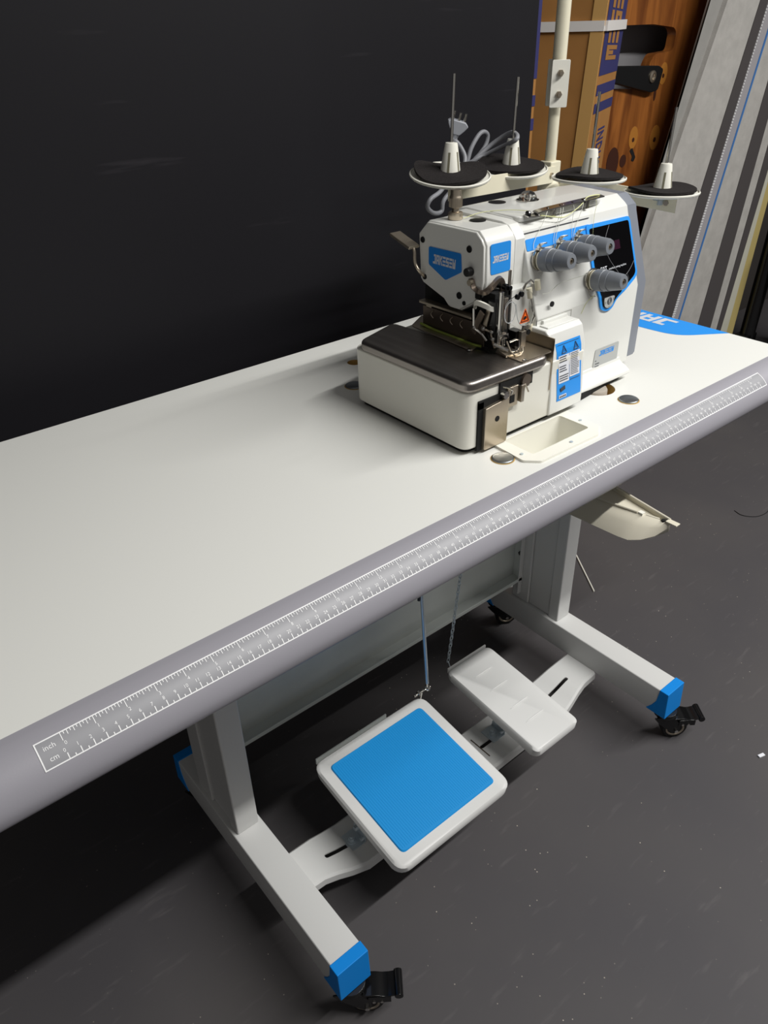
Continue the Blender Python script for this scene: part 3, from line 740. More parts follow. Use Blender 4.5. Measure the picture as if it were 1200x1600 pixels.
# right front block with its sticker
b = BM(); q = [(0.165, 0.008), (0.0755, 0.008), (0.0755, 0.030), (0.0800, 0.090), (0.0870, 0.1125), (0.0930, 0.1175), (0.165, 0.1175)]
prism(b, q, (0.6700, 0, 0), (0, 1, 0), (0, 0, 1), (0.0665, 0, 0))
blk = put('front_cover', b, 'enamel', mac, bev=0.0025, seg=3, smooth=30)
b = BM(); box(b, 0.676, 0.728, 0.094, 0.108, 0.1170, 0.1190); box(b, 0.684, 0.730, 0.108, 0.122, 0.1170, 0.1225); put('cover_catch', b, 'enamel', blk, bev=0.0012)
def blf(u, v, l=0.0):                         # follows the block's front
    z = 0.0245 + v
    y = 0.0755 if z < 0.030 else 0.0755 + (z - 0.030) * 0.0045 / 0.060
    if z > 0.090: y = 0.0800 + (z - 0.090) * 0.007 / 0.0225
    return V(0.6835 + u - v * 0.06, y - l, z)
SW, SH = 0.0480, 0.0760
def grid(bm, fn, x0, y0, x1, y1, l, n=24):
    a = [bm.verts.new(fn(x0, y0 + (y1 - y0) * k / n, l)) for k in range(n + 1)]; c = [bm.verts.new(fn(x1, y0 + (y1 - y0) * k / n, l)) for k in range(n + 1)]
    for i in range(n): bm.faces.new((a[i], c[i], c[i + 1], a[i + 1]))
b = BM(); grid(b, blf, 0, 0, SW, SH, 0.0004); put('warning_label', b, 'bluedecal', blk, smooth=0, label='blue instruction label')
b = BM(); grid(b, blf, 0.003, 0.0235, 0.0235, 0.0600, 0.0009); grid(b, blf, 0.0245, 0.0275, 0.0445, 0.0600, 0.0009); grid(b, blf, 0.004, 0.003, 0.0185, 0.0075, 0.0009, 2)
put('label_panels', b, 'paper', blk, smooth=0)
b = BM()
random.seed(4)
for k in range(11):
    if k in (3, 7): continue
    v = 0.0575 - k * 0.0031; grid(b, blf, 0.0045, v, 0.0045 + random.uniform(0.012, 0.018), v + 0.0012, 0.0013, 1)
for k in range(13):
    v = 0.0580 - k * 0.0023; grid(b, blf, 0.0262, v, 0.0262 + random.uniform(0.013, 0.0172), v + 0.0008, 0.0013, 1)
grid(b, blf, 0.0245, 0.0240, 0.0445, 0.0246, 0.0013, 1)
for u0 in (0.0095, 0.0325):                   # two warning triangles
    for (p, q_) in (((0, 0), (0.009, 0)), ((0.009, 0), (0.0045, 0.009)), ((0.0045, 0.009), (0, 0))):
        p0 = blf(u0 + p[0], 0.0628 + p[1], 0.0013); p1 = blf(u0 + q_[0], 0.0628 + q_[1], 0.0013); tube(b, [p0, p1], 0.0004, 4)
    grid(b, blf, u0 + 0.0041, 0.0646, u0 + 0.0049, 0.0685, 0.0013, 1)
for (x0, x1) in ((0.0025, 0.0450),):
    grid(b, blf, x0, 0.0735, x1, 0.0739, 0.0013, 1)
obox(b, blf(0.011, 0.0155, 0.0012), (0.0042, 0, 0.0012), (0, 0.0003, 0), (-0.0008, 0, 0.0026))
for k in range(4): grid(b, blf, 0.0055 + k * 0.0032, 0.0042, 0.0075 + k * 0.0032, 0.0064, 0.0013, 1)
put('label_print', b, 'ink', blk, smooth=0)

# sloped front of the body: blue band, control panel
K = 0.0325 / 0.0925; SN = V(0, -1, K).normalized()
def slp(x, z, l=0.0):
    y = 0.1435 - (0.2190 - z) * K if z > 0.1265 else 0.1110
    return V(x, y, z) + (SN if z > 0.1265 else V(0, -1, 0)) * l
def sl_poly(bm, pts, l0, l1, mi=0):
    # split long edges so the shape follows the bend
    q = []
    for i in range(len(pts)):
        a, c = pts[i], pts[(i + 1) % len(pts)]; n = 6
        q += [(a[0] + (c[0] - a[0]) * k / n, a[1] + (c[1] - a[1]) * k / n) for k in range(n)]
    sticker(bm, q, lambda u, v: slp(u, v, l0), lambda u, v: slp(u, v, l1), mi)
b = BM(); sl_poly(b, rpoly([(0.6770, 0.2025), (0.7985, 0.2025), (0.7985, 0.2150), (0.6770, 0.2155)], 0.002, 2), 0.0001, 0.0006)
put('blue_band', b, 'bluedecal', body, smooth=0)
PAN = [(0.7905, 0.2145), (0.8830, 0.2130), (0.8835, 0.1420), (0.8780, 0.1365), (0.8420, 0.1215), (0.8340, 0.1165), (0.8270, 0.1060), (0.8150, 0.1050), (0.8020, 0.1100), (0.7960, 0.1260), (0.7905, 0.1500)]
ptr = [0.004, 0.006, 0.004, 0.006, 0.006, 0.004, 0.006, 0.006, 0.006, 0.006, 0.006]
def two_part(pts, l0, l1, name, m, par):
    """a panel that bends with the casting: split at the bend line z = 0.1265"""
    zc = 0.1265; b = BM()
    def clip(sign):
        out = []
        for i in range(len(pts)):
            a, c = pts[i], pts[(i + 1) % len(pts)]; ia = (a[1] - zc) * sign >= 0; ic = (c[1] - zc) * sign >= 0
            if ia: out.append(a)
            if ia != ic:
                t = (zc - a[1]) / (c[1] - a[1]); out.append((a[0] + (c[0] - a[0]) * t, zc))
        return out
    nm = (SN + V(0, -1, 0)).normalized()
    for sg in (1, -1):
        pc = clip(sg)
        def f(l):
            def g(u, v):
                if abs(v - zc) < 1e-6: return V(u, 0.1110, zc) + nm * l
                return (V(u, 0.1435 - (0.2190 - v) * K, v) + SN * l) if sg > 0 else (V(u, 0.1110 - l, v))
            return g
        if len(pc) > 2: sticker(b, pc, f(l0), f(l1))
    return put(name, b, m, par, smooth=0)
pr_ = rpoly(PAN, ptr, 4)
two_part(pr_, 0.0001, 0.0020, 'panel_rim', 'bluedecal', body)
cx_, cz_ = 0.838, 0.165
INN = [(0.7955, 0.2095), (0.8785, 0.2085), (0.8790, 0.1445), (0.8745, 0.1400), (0.8400, 0.1252), (0.8310, 0.1185), (0.8240, 0.1095), (0.8150, 0.1090), (0.8060, 0.1125), (0.8005, 0.1270), (0.7955, 0.1500)]
two_part(rpoly(INN, [0.003, 0.004, 0.003, 0.004, 0.005, 0.004, 0.005, 0.005, 0.005, 0.005, 0.005], 4), 0.0015, 0.0026, 'control_panel', 'screen', body)['label'] = 'glossy black control panel'
b = BM(); sl_poly(b, rect(0.829, 0.1775, 0.853, 0.1885), 0.0024, 0.0028); put('display_window', b, 'maroon', body, smooth=0)
b = BM(); prism(b, rpoly([(0.8045, 0.1250), (0.8275, 0.1250), (0.8250, 0.1125), (0.8185, 0.1100), (0.8120, 0.1105), (0.8070, 0.1145)], 0.003, 3), (0, 0.1080, 0), (1, 0, 0), (0, 0, 1), (0, -0.0008, 0)); put('button_plate', b, 'labelgrey', body, smooth=0)
b = BM(); sf = lambda u, v: slp(u, v, 0.0030)
b2_ = BM(); text_on(b2_, 'E0T', sf, 0.806, 0.1555, 0.0062, 'l'); text_on(b2_, 'overlock sewing machine', sf, 0.8225, 0.1560, 0.0026, 'l', 1.0); put('panel_lettering', b2_, 'paper', body, smooth=0)
for pts in ([(0.836, 0.2080), (0.826, 0.196), (0.8225, 0.184), (0.825, 0.172), (0.833, 0.160), (0.843, 0.148), (0.851, 0.138)], [(0.878, 0.158), (0.868, 0.150), (0.856, 0.144), (0.846, 0.1445), (0.838, 0.150)], [(0.860, 0.1455), (0.862, 0.138)]):
    tube(b, [slp(p.x, p.y, 0.0027) for p in spline([(x, z, 0) for x, z in pts], 4)], 0.0003, 4)
put('panel_print', b, mat('panel_print_grey', rgb(120, 120, 124), 0.5), body, smooth=0)
b = BM(); pf = lambda u, v: V(u, 0.1070, v)
text_on(b, 'F', pf, 0.8085, 0.1165, 0.0032); text_on(b, 'S', pf, 0.8250, 0.1195, 0.0032); grid(b, lambda u, v, l: V(u, 0.1070, v), 0.8155, 0.1115, 0.8185, 0.1120, 0, 1)
for r in (0.0018, 0.0033, 0.0046):
    tube(b, [V(0.8165 + r * math.cos(t * 0.4), 0.1071, 0.1195 + r * math.sin(t * 0.4)) for t in range(17)], 0.0004, 4)
put('button_print', b, 'ink', body, smooth=0)
# rating plate low on the front
b = BM(); PT = [(0.8020, 0.0215), (0.8575, 0.0215), (0.8575, 0.0530), (0.8045, 0.0530)]
prism(b, rpoly(PT, 0.003, 3), (0, 0.1108, 0), (1, 0, 0), (0, 0, 1), (0, -0.0006, 0)); rp = put('rating_plate', b, 'labelgrey', body, smooth=0, label='small grey rating plate')
b = BM(); logo(b, lambda u, v: V(u, 0.1100, v), 0.814, 0.0415, 0.033, 0.0075); put('plate_lettering', b, 'bluedecal', body, smooth=0)
b = BM()
for x, z, wd in ((0.806, 0.0355, 0.003), (0.807, 0.031, 0.009), (0.807, 0.027, 0.009)): grid(b, lambda u, v, l: V(u, 0.1100, v), x, z, x + wd, z + 0.0012, 0, 1)
put('plate_print', b, 'ink', body, smooth=0)
for x, z in ((0.806, 0.0262), (0.8545, 0.0385)):
    pass
# seam under the lid and shallow tray on top
b = BM(); box(b, 0.676, 0.800, 0.1433, 0.1450, 0.2222, 0.2228)
put('lid_seam', b, 'ink', body, smooth=0)
b = BM(); prism(b, rpoly([(0.676, 0.1525), (0.835, 0.1525), (0.846, 0.170), (0.846, 0.205), (0.676, 0.205)], 0.008, 4), (0, 0, 0.2330), (1, 0, 0), (0, 1, 0), (0, 0, 0.0075)); put('lid', b, 'enamel', body, bev=0.0025, seg=3)

# tension dials
DIALS = [(0.6945, 0.1910), (0.7340, 0.1930), (0.7690, 0.1945), (0.7860, 0.1512)]
AX = V(0.0, -0.990, 0.141)
for i, (x, z) in enumerate(DIALS):
    p = slp(x, z)
    q = p + AX * 0.009
    b = BM(); lathe(b, q, AX, [(0.0130, 0.0), (0.0138, 0.002), (0.0138, 0.0135), (0.0130, 0.0140), (0.0130, 0.0155), (0.0127, 0.0225), (0.0119, 0.0228), (0.0119, 0.0240), (0.0098, 0.0395), (0.0086, 0.0420), (0.0040, 0.0423), (0.0040, 0.0385), (0.0001, 0.0385)], 32, cap=False)
    kn = put('tension_dial', b, 'knob', mac, smooth=35, label='grey plastic tension dial')
    a1, b1 = frm(AX)
    b = BM(); lathe(b, q + AX * 0.0386, AX, [(0.0034, 0), (0.0034, 0.0026), (0.0018, 0.0030), (0.0018, 0.0006)], 12, cap=False); put('dial_screw', b, 'nickel', kn)
    b = BM()
    lathe(b, q - AX * 0.0025, AX, [(0.0001, 0), (0.0125, 0.0), (0.0125, 0.0024), (0.0001, 0.0024)], 28, cap=False); put('dial_collar', b, 'cream', kn)
    b = BM(); lathe(b, q - AX * 0.0068, AX, [(0.0001, 0), (0.0145, 0.0), (0.0148, 0.0008), (0.0120, 0.0018), (0.0146, 0.0030), (0.0001, 0.0034)], 28, cap=False)
    cyl(b, p - AX * 0.001, q - AX * 0.006, 0.005); put('tension_disc', b, 'chrome', kn)
    b = BM(); g = p + AX * 0.004
    s = -1 if i == 3 else 1
    strip(b, [g + V(-0.006, 0, 0.008 * s), g + V(-0.008, 0, 0.015 * s), g + V(-0.005, -0.003, 0.020 * s), g + V(0.001, -0.004, 0.0205 * s)], AX * 0.0028, 0.0006)
    put('thread_guide', b, 'chrome', kn)
# top fittings
def dimple(name, x, y, z, r, m, dome=0.0015):
    b = BM(); lathe(b, (x, y, z), (0, 0, 1), [(r, 0), (r, 0.0012), (r * 0.85, dome), (0.0001, dome * 1.2)], 28, cap=False); return put(name, b, m, mac, smooth=60)
dimple('oil_plug', 0.7230, 0.2330, 0.2395, 0.0115, 'black'); dimple('oil_plug', 0.6480, 0.1935, 0.2345, 0.0100, 'black')
b = BM(); lathe(b, (0.7600, 0.2135, 0.2400), (0, 0, 1), [(0.0145, 0), (0.0145, 0.0015), (0.0118, 0.0025), (0.0112, 0.0055), (0.0080, 0.0098), (0.0040, 0.0115), (0.0001, 0.0120)], 28, cap=False); put('oil_sight_dome', b, 'clear', mac, smooth=60, label='clear domed oil sight')
b = BM(); lathe(b, (0.7600, 0.2135, 0.2400), (0, 0, 1), [(0.0150, 0), (0.0150, 0.0012), (0.0120, 0.0016), (0.0001, 0.0016)], 24, cap=False); cyl(b, (0.7600, 0.2135, 0.2412), (0.7600, 0.2135, 0.2465), 0.004, 0.003)
put('oil_sight_base', b, 'chrome', mac)
b = BM(); KX, KY = 0.6345, 0.2185
lathe(b, (KX, KY, 0.2350), (0, 0, 1), [(0.0088, 0), (0.0092, 0.0008), (0.0092, 0.0075), (0.0080, 0.0085), (0.0048, 0.009), (0.0042, 0.0125), (0.0078, 0.0140), (0.0080, 0.0250), (0.0072, 0.0262), (0.0066, 0.0285), (0.0064, 0.0340), (0.0001, 0.0345)], 28, cap=False)
for k in range(28):
    a = 2 * math.pi * k / 28; cyl(b, (KX + 0.0079 * math.cos(a), KY + 0.0079 * math.sin(a), 0.2495), (KX + 0.0079 * math.cos(a), KY + 0.0079 * math.sin(a), 0.2595), 0.0005, seg=4)
put('pressure_screw', b, 'nickel', mac, smooth=40, label='knurled pressure adjusting screw')
# thread guide bar on top
b = BM(); strip(b, spline([(0.6850, 0.1500, 0.2405), (0.6990, 0.1450, 0.2410), (0.7090, 0.1480, 0.2440), (0.8280, 0.1480, 0.2450)], 5), V(0, 0.0042, 0.0006), 0.0007)
for x in (0.735, 0.800): box(b, x - 0.003, x + 0.003, 0.148, 0.158, 0.2330, 0.2440)
gb = put('thread_guide_bar', b, 'chrome', mac, label='slim chrome thread guide bar')
for x in (0.722, 0.745, 0.768, 0.790, 0.812): b = BM(); cyl(b, (x, 0.148, 0.2448), (x, 0.148, 0.2456), 0.0017, seg=10); put('guide_eyelet', b, 'blackmetal', gb)
for x, y in ((0.6875, 0.1490), (0.7900, 0.1480)): b = BM(); lathe(b, (x, y, 0.2415), (0, 0, 1), [(0.0036, 0), (0.0036, 0.0030), (0.0024, 0.0046), (0.0001, 0.0048)], 12, cap=False); put('guide_screw', b, 'blackmetal', gb)
# presser lifting lever behind the head
b = BM(); tube(b, spline([(0.640, 0.246, 0.140), (0.612, 0.2440, 0.1620), (0.6010, 0.2450, 0.1720), (0.5985, 0.2520, 0.1820), (0.5985, 0.2535, 0.1950), (0.5990, 0.256, 0.2010)], 5), 0.0022, 8)
b2 = [(0.5990, 0.254, 0.2010), (0.5990, 0.262, 0.2035), (0.5990, 0.276, 0.2075), (0.5990, 0.292, 0.2125)]
strip(b, b2, V(0.0088, 0.0, 0), 0.0018)
put('lifting_lever', b, 'nickel', mac, bev=0.0016, smooth=50, label='bent nickel presser lifting lever')
# presser arm along the left side with its knife guard
b = BM(); box(b, 0.6120, 0.6150, 0.140, 0.2520, 0.0985, 0.1260); pa = put('presser_arm', b, 'darksteel', mac, bev=0.0006)
b = BM(); box(b, 0.6085, 0.6200, 0.160, 0.2560, 0.1290, 0.1325); box(b, 0.6120, 0.6150, 0.236, 0.246, 0.124, 0.1300); put('arm_rail', b, 'nickel', pa, bev=0.0006)
for y in (0.178, 0.196, 0.214, 0.232):
    b = BM(); tube(b, [V(0.6112 - 0.0012 * math.sin(t * math.pi / 6), y - 0.001 + 0.0035 * math.sin(t * math.pi / 6), 0.1135 + 0.010 * t / 6) for t in range(7)], 0.0006, 6); put('rib', b, 'nickel', pa)
b = BM(); tube(b, spline([(0.6100, 0.2540, 0.1010), (0.6085, 0.225, 0.0998), (0.6095, 0.190, 0.0990), (0.607, 0.155, 0.0995), (0.6100, 0.142, 0.0995)], 4), 0.0017, 6); put('felt_strip', b, 'felt', pa)
b = BM(); box(b, 0.625, 0.645, 0.150, 0.262, 0.0985, 0.150); put('inner_frame', b, 'void', mac)
b = BM(); box(b, 0.6150, 0.6420, 0.128, 0.150, 0.0985, 0.166); put('needle_recess', b, 'void', mac)
b = BM(); box(b, 0.6420, 0.6760, 0.126, 0.160, 0.1060, 0.166); put('recess_cheek', b, 'enamel', mac, bev=0.001)
b = BM(); box(b, 0.6520, 0.6760, 0.1245, 0.160, 0.0985, 0.1058); put('recess_floor', b, 'void', mac)
# needle area: blocks, linkage, foot and looper parts
def bit(name, m, pts=None, r=0.001, bx=None, ob=None, bev=0.0003, seg=8):
    b = BM()
    if pts: tube(b, pts, r, seg)
    if bx: box(b, *bx)
    if ob: obox(b, *ob)
    return put(name, b, m, mac, bev=0 if pts else bev)
bit('needle_bar_block', 'blackmetal', bx=(0.6060, 0.6180, 0.118, 0.130, 0.108, 0.160))
bit('needle_bar', 'chrome', [(0.6125, 0.116, 0.105), (0.6125, 0.116, 0.172)], 0.0028)
bit('needle', 'chrome', [(0.6145, 0.1115, 0.098), (0.6145, 0.1115, 0.120)], 0.0006)
bit('needle', 'chrome', [(0.6175, 0.1115, 0.098), (0.6175, 0.1115, 0.120)], 0.0006)
bit('needle_clamp', 'chrome', bx=(0.6115, 0.6205, 0.108, 0.116, 0.117, 0.1225))
bit('clamp_screw', 'blackmetal', [(0.616, 0.1040, 0.1200), (0.616, 0.1120, 0.1200)], 0.0016)
bit('link_plate', 'darksteel', ob=((0.5995, 0.140, 0.1330), (0.0012, 0, 0), (0, 0.0035, 0.002), (0, -0.007, 0.014)))
bit('link_rod', 'chrome', [(0.598, 0.146, 0.149), (0.598, 0.1445, 0.126), (0.602, 0.134, 0.119), (0.604, 0.128, 0.112)], 0.0016)
bit('link_rod', 'nickel', [(0.6005, 0.132, 0.127), (0.605, 0.123, 0.124), (0.6045, 0.120, 0.116), (0.608, 0.118, 0.105)], 0.0015)
for p in ((0.6005, 0.131, 0.1275), (0.605, 0.1215, 0.1245), (0.6045, 0.119, 0.1165), (0.6085, 0.116, 0.1085), (0.5985, 0.1445, 0.1260)):
    b = BM(); lathe(b, p, (-0.7, -0.7, 0), [(0.0028, -0.001), (0.0028, 0.0012), (0.0018, 0.0026), (0.0001, 0.0028)], 12, cap=False); put('joint_screw', b, 'chrome', mac)
bit('presser_foot', 'nickel', ob=((0.6205, 0.1060, 0.1000), (0.011, -0.002, 0), (0.0012, 0.009, 0.0015), (0, -0.0003, 0.0012)))
bit('presser_foot_shank', 'chrome', [(0.606, 0.118, 0.110), (0.612, 0.110, 0.106), (0.618, 0.103, 0.1015)], 0.0022)
bit('finger_guard', 'chrome', [(0.6150, 0.100, 0.103), (0.6240, 0.097, 0.103), (0.6285, 0.097, 0.107), (0.6285, 0.098, 0.115), (0.6240, 0.099, 0.1165), (0.6150, 0.101, 0.1150)], 0.0012)
bit('finger_guard', 'nickel', [(0.6120, 0.103, 0.116), (0.6135, 0.097, 0.104), (0.6180, 0.093, 0.0990), (0.6260, 0.092, 0.0985), (0.6320, 0.094, 0.1005), (0.6340, 0.097, 0.106)], 0.0011)
bit('knife_holder', 'blackmetal', bx=(0.6290, 0.6400, 0.104, 0.1180, 0.100, 0.1230))
bit('knife_clamp', 'satin', bx=(0.6335, 0.6420, 0.0990, 0.1040, 0.103, 0.1230))
bit('knife_clamp_screw', 'black', [(0.6465, 0.0990, 0.1200), (0.6465, 0.1060, 0.1200)], 0.0034, seg=12)
bit('knife_bracket', 'satin', bx=(0.6410, 0.6510, 0.104, 0.1065, 0.1130, 0.1280))
bit('thread_take_up', 'satin', bx=(0.6375, 0.6415, 0.1280, 0.1300, 0.160, 0.190))
bit('take_up_bolt', 'blackmetal', [(0.6325, 0.1260, 0.1715), (0.6325, 0.1400, 0.1715)], 0.0038, seg=12)
b = BM(); strip(b, spline([(0.6045, 0.158, 0.1800), (0.6045, 0.153, 0.1705), (0.6060, 0.139, 0.1675), (0.6130, 0.1335, 0.1735), (0.6230, 0.1330, 0.1805), (0.6285, 0.1330, 0.1800), (0.6320, 0.1330, 0.1730), (0.6320, 0.1330, 0.1600)], 5), V(0.0006, 0.0022, 0.0006), 0.0030)
put('take_up_arm', b, 'darksteel', mac, bev=0.0005, smooth=40, label='curved dark steel take-up arm')
b = BM(); cyl(b, (0.6068, 0.1615, 0.1880), (0.5985, 0.1615, 0.1880), 0.0056, 0.0050, seg=20); put('take_up_knob', b, 'black', mac, bev=0.0008)
b = BM(); cyl(b, (0.6040, 0.1575, 0.1765), (0.6000, 0.1575, 0.1765), 0.0036, seg=16); put('take_up_screw', b, 'nickel', mac)
bit('needle_bar_guide', 'satin', bx=(0.6200, 0.6275, 0.1180, 0.1260, 0.1230, 0.1620))
bit('lower_link', 'chrome', [(0.6080, 0.1220, 0.1370), (0.6110, 0.1170, 0.1300), (0.6095, 0.1150, 0.1220), (0.6150, 0.1120, 0.1130)], 0.0013)
bit('link_plate', 'nickel', ob=((0.6040, 0.1290, 0.1420), (0.0009, 0, 0), (0, 0.0030, 0.0008), (0, -0.003, 0.012)))
bit('clamp_screw', 'blackmetal', [(0.6360, 0.1230, 0.1700), (0.6360, 0.1330, 0.1700)], 0.0030, seg=12)
bit('cap_screw', 'void', ob=((0.6075, 0.1480, 0.1625), (0.002, 0, 0), (0, 0.004, 0), (0, 0, 0.0045)))
b = BM(); strip(b, spline([(0.6020, 0.1480, 0.1495), (0.6020, 0.1450, 0.1550), (0.6030, 0.1300, 0.1540), (0.6060, 0.1230, 0.1515), (0.6150, 0.1220, 0.1530)], 4), V(0.0004, 0.0003, 0.0030), 0.0022)
put('thread_hook', b, 'ivory', mac, bev=0.0005, smooth=50)
for x, z0, z1 in ((0.6650, 0.166, 0.154), (0.6720, 0.1195, 0.1085), (0.6790, 0.173, 0.161)):
    b = BM(); cyl(b, (x - 0.002, 0.118, z0), (x, 0.117, z1), 0.0036, seg=16); put('thread_tube', b, 'cream', mac)
bit('tube_clip', 'chrome', [(0.6560, 0.122, 0.1640), (0.6570, 0.118, 0.1720), (0.6620, 0.116, 0.1760), (0.6670, 0.116, 0.1720)], 0.0018)
bit('looper_thread_wire', 'chrome', [(0.6660, 0.1180, 0.153), (0.6640, 0.112, 0.143), (0.6680, 0.110, 0.132), (0.6630, 0.1130, 0.1190)], 0.0012)
# clear plastic eye guard with its warning triangle
b = BM(); G = rpoly([(0.6000, 0.1640), (0.6030, 0.1420), (0.6170, 0.1350), (0.6230, 0.1310), (0.6340, 0.1265), (0.6480, 0.1250), (0.6530, 0.1460), (0.6470, 0.1690), (0.6300, 0.1735), (0.6130, 0.1690)], 0.005, 4)
prism(b, G, (0, 0.1000, 0), (1, 0, 0), (0, 0, 1), (0, -0.0016, 0)); eg = put('eye_guard', b, 'clear', mac, bev=0.0005, label='clear plastic eye guard')
b = BM(); tube(b, [V(0.6095 + 0.0098 * math.cos(t * math.pi / 8) * (1 if t < 99 else 1), 0.0985, 0.1525 + 0.0125 * math.sin(t * math.pi / 8)) for t in range(17)], 0.0005, 5)
tube(b, spline([(0.6190, 0.0988, 0.160), (0.6235, 0.0988, 0.142), (0.6300, 0.0988, 0.1330), (0.6400, 0.0988, 0.1300)], 4), 0.0006, 5); put('guard_rim', b, mat('frosted_plastic_rim', rgb(205, 208, 210), 0.3, alpha=0.6), eg)
for x in (0.6190, 0.6255):
    b = BM(); cyl(b, (x, 0.0990, 0.1690 + (x - 0.619) * 0.3), (x, 0.0955, 0.1690 + (x - 0.619) * 0.3), 0.0031, seg=14); put('guard_screw', b, 'blackmetal', eg)
tri = lambda s, cx=0.6360, cz=0.1425: [(cx - 0.0088 * s, cz - 0.0080 * s), (cx + 0.0088 * s, cz - 0.0080 * s), (cx, cz + 0.0098 * s)]
b = BM(); prism(b, rpoly(tri(1.0), 0.0022, 3), (0, 0.0984, 0), (1, 0, 0), (0, 0, 1), (0, -0.0004, 0)); put('warning_triangle', b, 'orange', eg, smooth=0, label='orange warning triangle')
b = BM()
T0 = tri(0.74, 0.6360, 0.1422)
for k in range(3): tube(b, [V(T0[k][0], 0.0978, T0[k][1]), V(T0[(k + 1) % 3][0], 0.0978, T0[(k + 1) % 3][1])], 0.0005, 4)
prism(b, rpoly([(0.6325, 0.1395), (0.6350, 0.1380), (0.6390, 0.1395), (0.6380, 0.1420), (0.6350, 0.1425)], 0.0006, 2), (0, 0.0979, 0), (1, 0, 0), (0, 0, 1), (0, -0.0003, 0)); put('triangle_print', b, 'void', eg, smooth=0)
# front latch plate
b = BM(); prism(b, rpoly([(0.5480, 0.0040), (0.5870, 0.0040), (0.5870, 0.0550), (0.5870, 0.0620), (0.5480, 0.0580)], [0.003, 0.003, 0, 0.001, 0.001], 3), (0, 0.0770, 0), (1, 0, 0), (0, 0, 1), (0, -0.0060, 0))
lp = put('latch_plate', b, 'nickel', mac, bev=0.0008, label='satin metal plate with a round hole')
b = BM(); cyl(b, (0.5680, 0.0712, 0.0400), (0.5680, 0.0706, 0.0400), 0.0036, seg=20); put('plate_hole', b, 'void', lp)
b = BM(); box(b, 0.5405, 0.5485, 0.0755, 0.0790, 0.0035, 0.0660); box(b, 0.5405, 0.590, 0.0755, 0.079, 0.058, 0.0680); box(b, 0.575, 0.632, 0.0755, 0.081, 0.066, 0.082); put('latch_recess', b, 'void', mac)
b = BM(); box(b, 0.5865, 0.6040, 0.0725, 0.0765, 0.0470, 0.0725); put('latch_arm', b, 'nickel', lp, bev=0.0006)
b = BM(); box(b, 0.5900, 0.5975, 0.0718, 0.0724, 0.0525, 0.0620); put('arm_slot', b, 'void', lp)
b = BM(); cyl(b, (0.5800, 0.0770, 0.0670), (0.5800, 0.0690, 0.0670), 0.0048, seg=18); put('latch_bolt', b, 'chrome', lp)
b = BM(); tube(b, spline([(0.5740, 0.070, 0.0790), (0.5815, 0.068, 0.0760), (0.5870, 0.067, 0.0715), (0.5850, 0.067, 0.0670)], 4), 0.0009, 6); put('latch_spring', b, 'chrome', lp)
b = BM(); box(b, 0.6065, 0.6115, 0.0690, 0.0770, 0.0500, 0.0700); tube(b, [(0.6050, 0.0690, 0.0720), (0.6095, 0.0670, 0.0735), (0.6155, 0.0665, 0.0620)], 0.0010, 6); put('latch_hook', b, 'satin', lp)
b = BM(); cyl(b, (0.6180, 0.082, 0.0740), (0.6180, 0.0720, 0.0740), 0.0080, seg=20); put('latch_knob', b, 'darksteel', lp)
# body screws beside the hollow
b = BM(); cyl(b, (0.7000, 0.1112, 0.1400), (0.7000, 0.1095, 0.1400), 0.0034, seg=16); put('cover_screw', b, 'void', mac)
# threads from the guide bar down to the dials
def thr(m, pts, r=0.00032):
    b = BM(); tube(b, spline(pts, 5), r, 4); return put('sewing_thread', b, m, mac)
for (xa, xb, dz) in ((0.722, 0.6900, 0.0), (0.745, 0.7270, 0), (0.750, 0.7310, 0), (0.768, 0.7620, 0), (0.790, 0.7660, 0)):
    t = slp(xb, 0.2100, 0.0015)
    thr('thread', [(xa, 0.147, 0.2455), ((xa * 0.7 + xb * 0.3), 0.1425, 0.2380), ((xa * 0.5 + xb * 0.5), 0.1425, 0.2270), tuple(t), tuple(slp(xb - 0.004, 0.199, 0.004))])
thr('ythread', [(0.812, 0.147, 0.2455), (0.811, 0.1425, 0.2380), (0.807, 0.141, 0.222), (0.800, 0.1340, 0.1990), (0.798, 0.128, 0.182)])
thr('ythread', [(0.700, 0.150, 0.2400), (0.735, 0.1420, 0.2330), (0.752, 0.1420, 0.2320), (0.780, 0.144, 0.2400), (0.795, 0.147, 0.2470), (0.812, 0.1480, 0.2475), (0.823, 0.148, 0.2465)], 0.0007)
thr('ythread', [(0.640, 0.210, 0.2362), (0.668, 0.2050, 0.2400), (0.690, 0.182, 0.2425), (0.700, 0.160, 0.2430)], 0.0004)
thr('thread', [(0.7080, 0.070, 0.1830), (0.6960, 0.098, 0.1690), (0.6860, 0.104, 0.1590), (0.6740, 0.106, 0.1590)])
thr('ythread', [(0.7760, 0.100, 0.1400), (0.7690, 0.1085, 0.1280), (0.7610, 0.1095, 0.1140)])

# ------------------------------------------------------------------ thread stand
st = thing('thread_stand', 'cream metal thread stand with four spool discs behind the machine', 'thread stand', (1.045, 0.415, 0.0))
PX, PY = 1.045, 0.415
def lathe_obj(name, P, prof, m, par, seg=28, axis=(0, 0, 1), smooth=40, label=None):
    b = BM(); lathe(b, P, axis, prof, seg, cap=False); return put(name, b, m, par, smooth=smooth, label=label)
b = BM(); cyl(b, (PX, PY, 0.0), (PX, PY, 0.345), 0.0092, seg=24); cyl(b, (PX, PY, 0.0), (PX, PY, 0.004), 0.022, seg=24)
pole = put('lower_pole', b, 'cream', st, label='pale cream lower pole')
b = BM(); cyl(b, (PX + 0.001, PY, 0.335), (PX + 0.001, PY, 0.95), 0.0108, seg=24); put('upper_pole', b, 'cream', st)
b = BM(); prism(b, rpoly(rect(-0.0135, 0.318, 0.0145, 0.384), 0.002, 2), V(PX, PY, 0) + V(-0.010, -0.0125, 0), V(0.78, -0.62, 0), (0, 0, 1), V(-0.62, -0.78, 0) * 0.003)
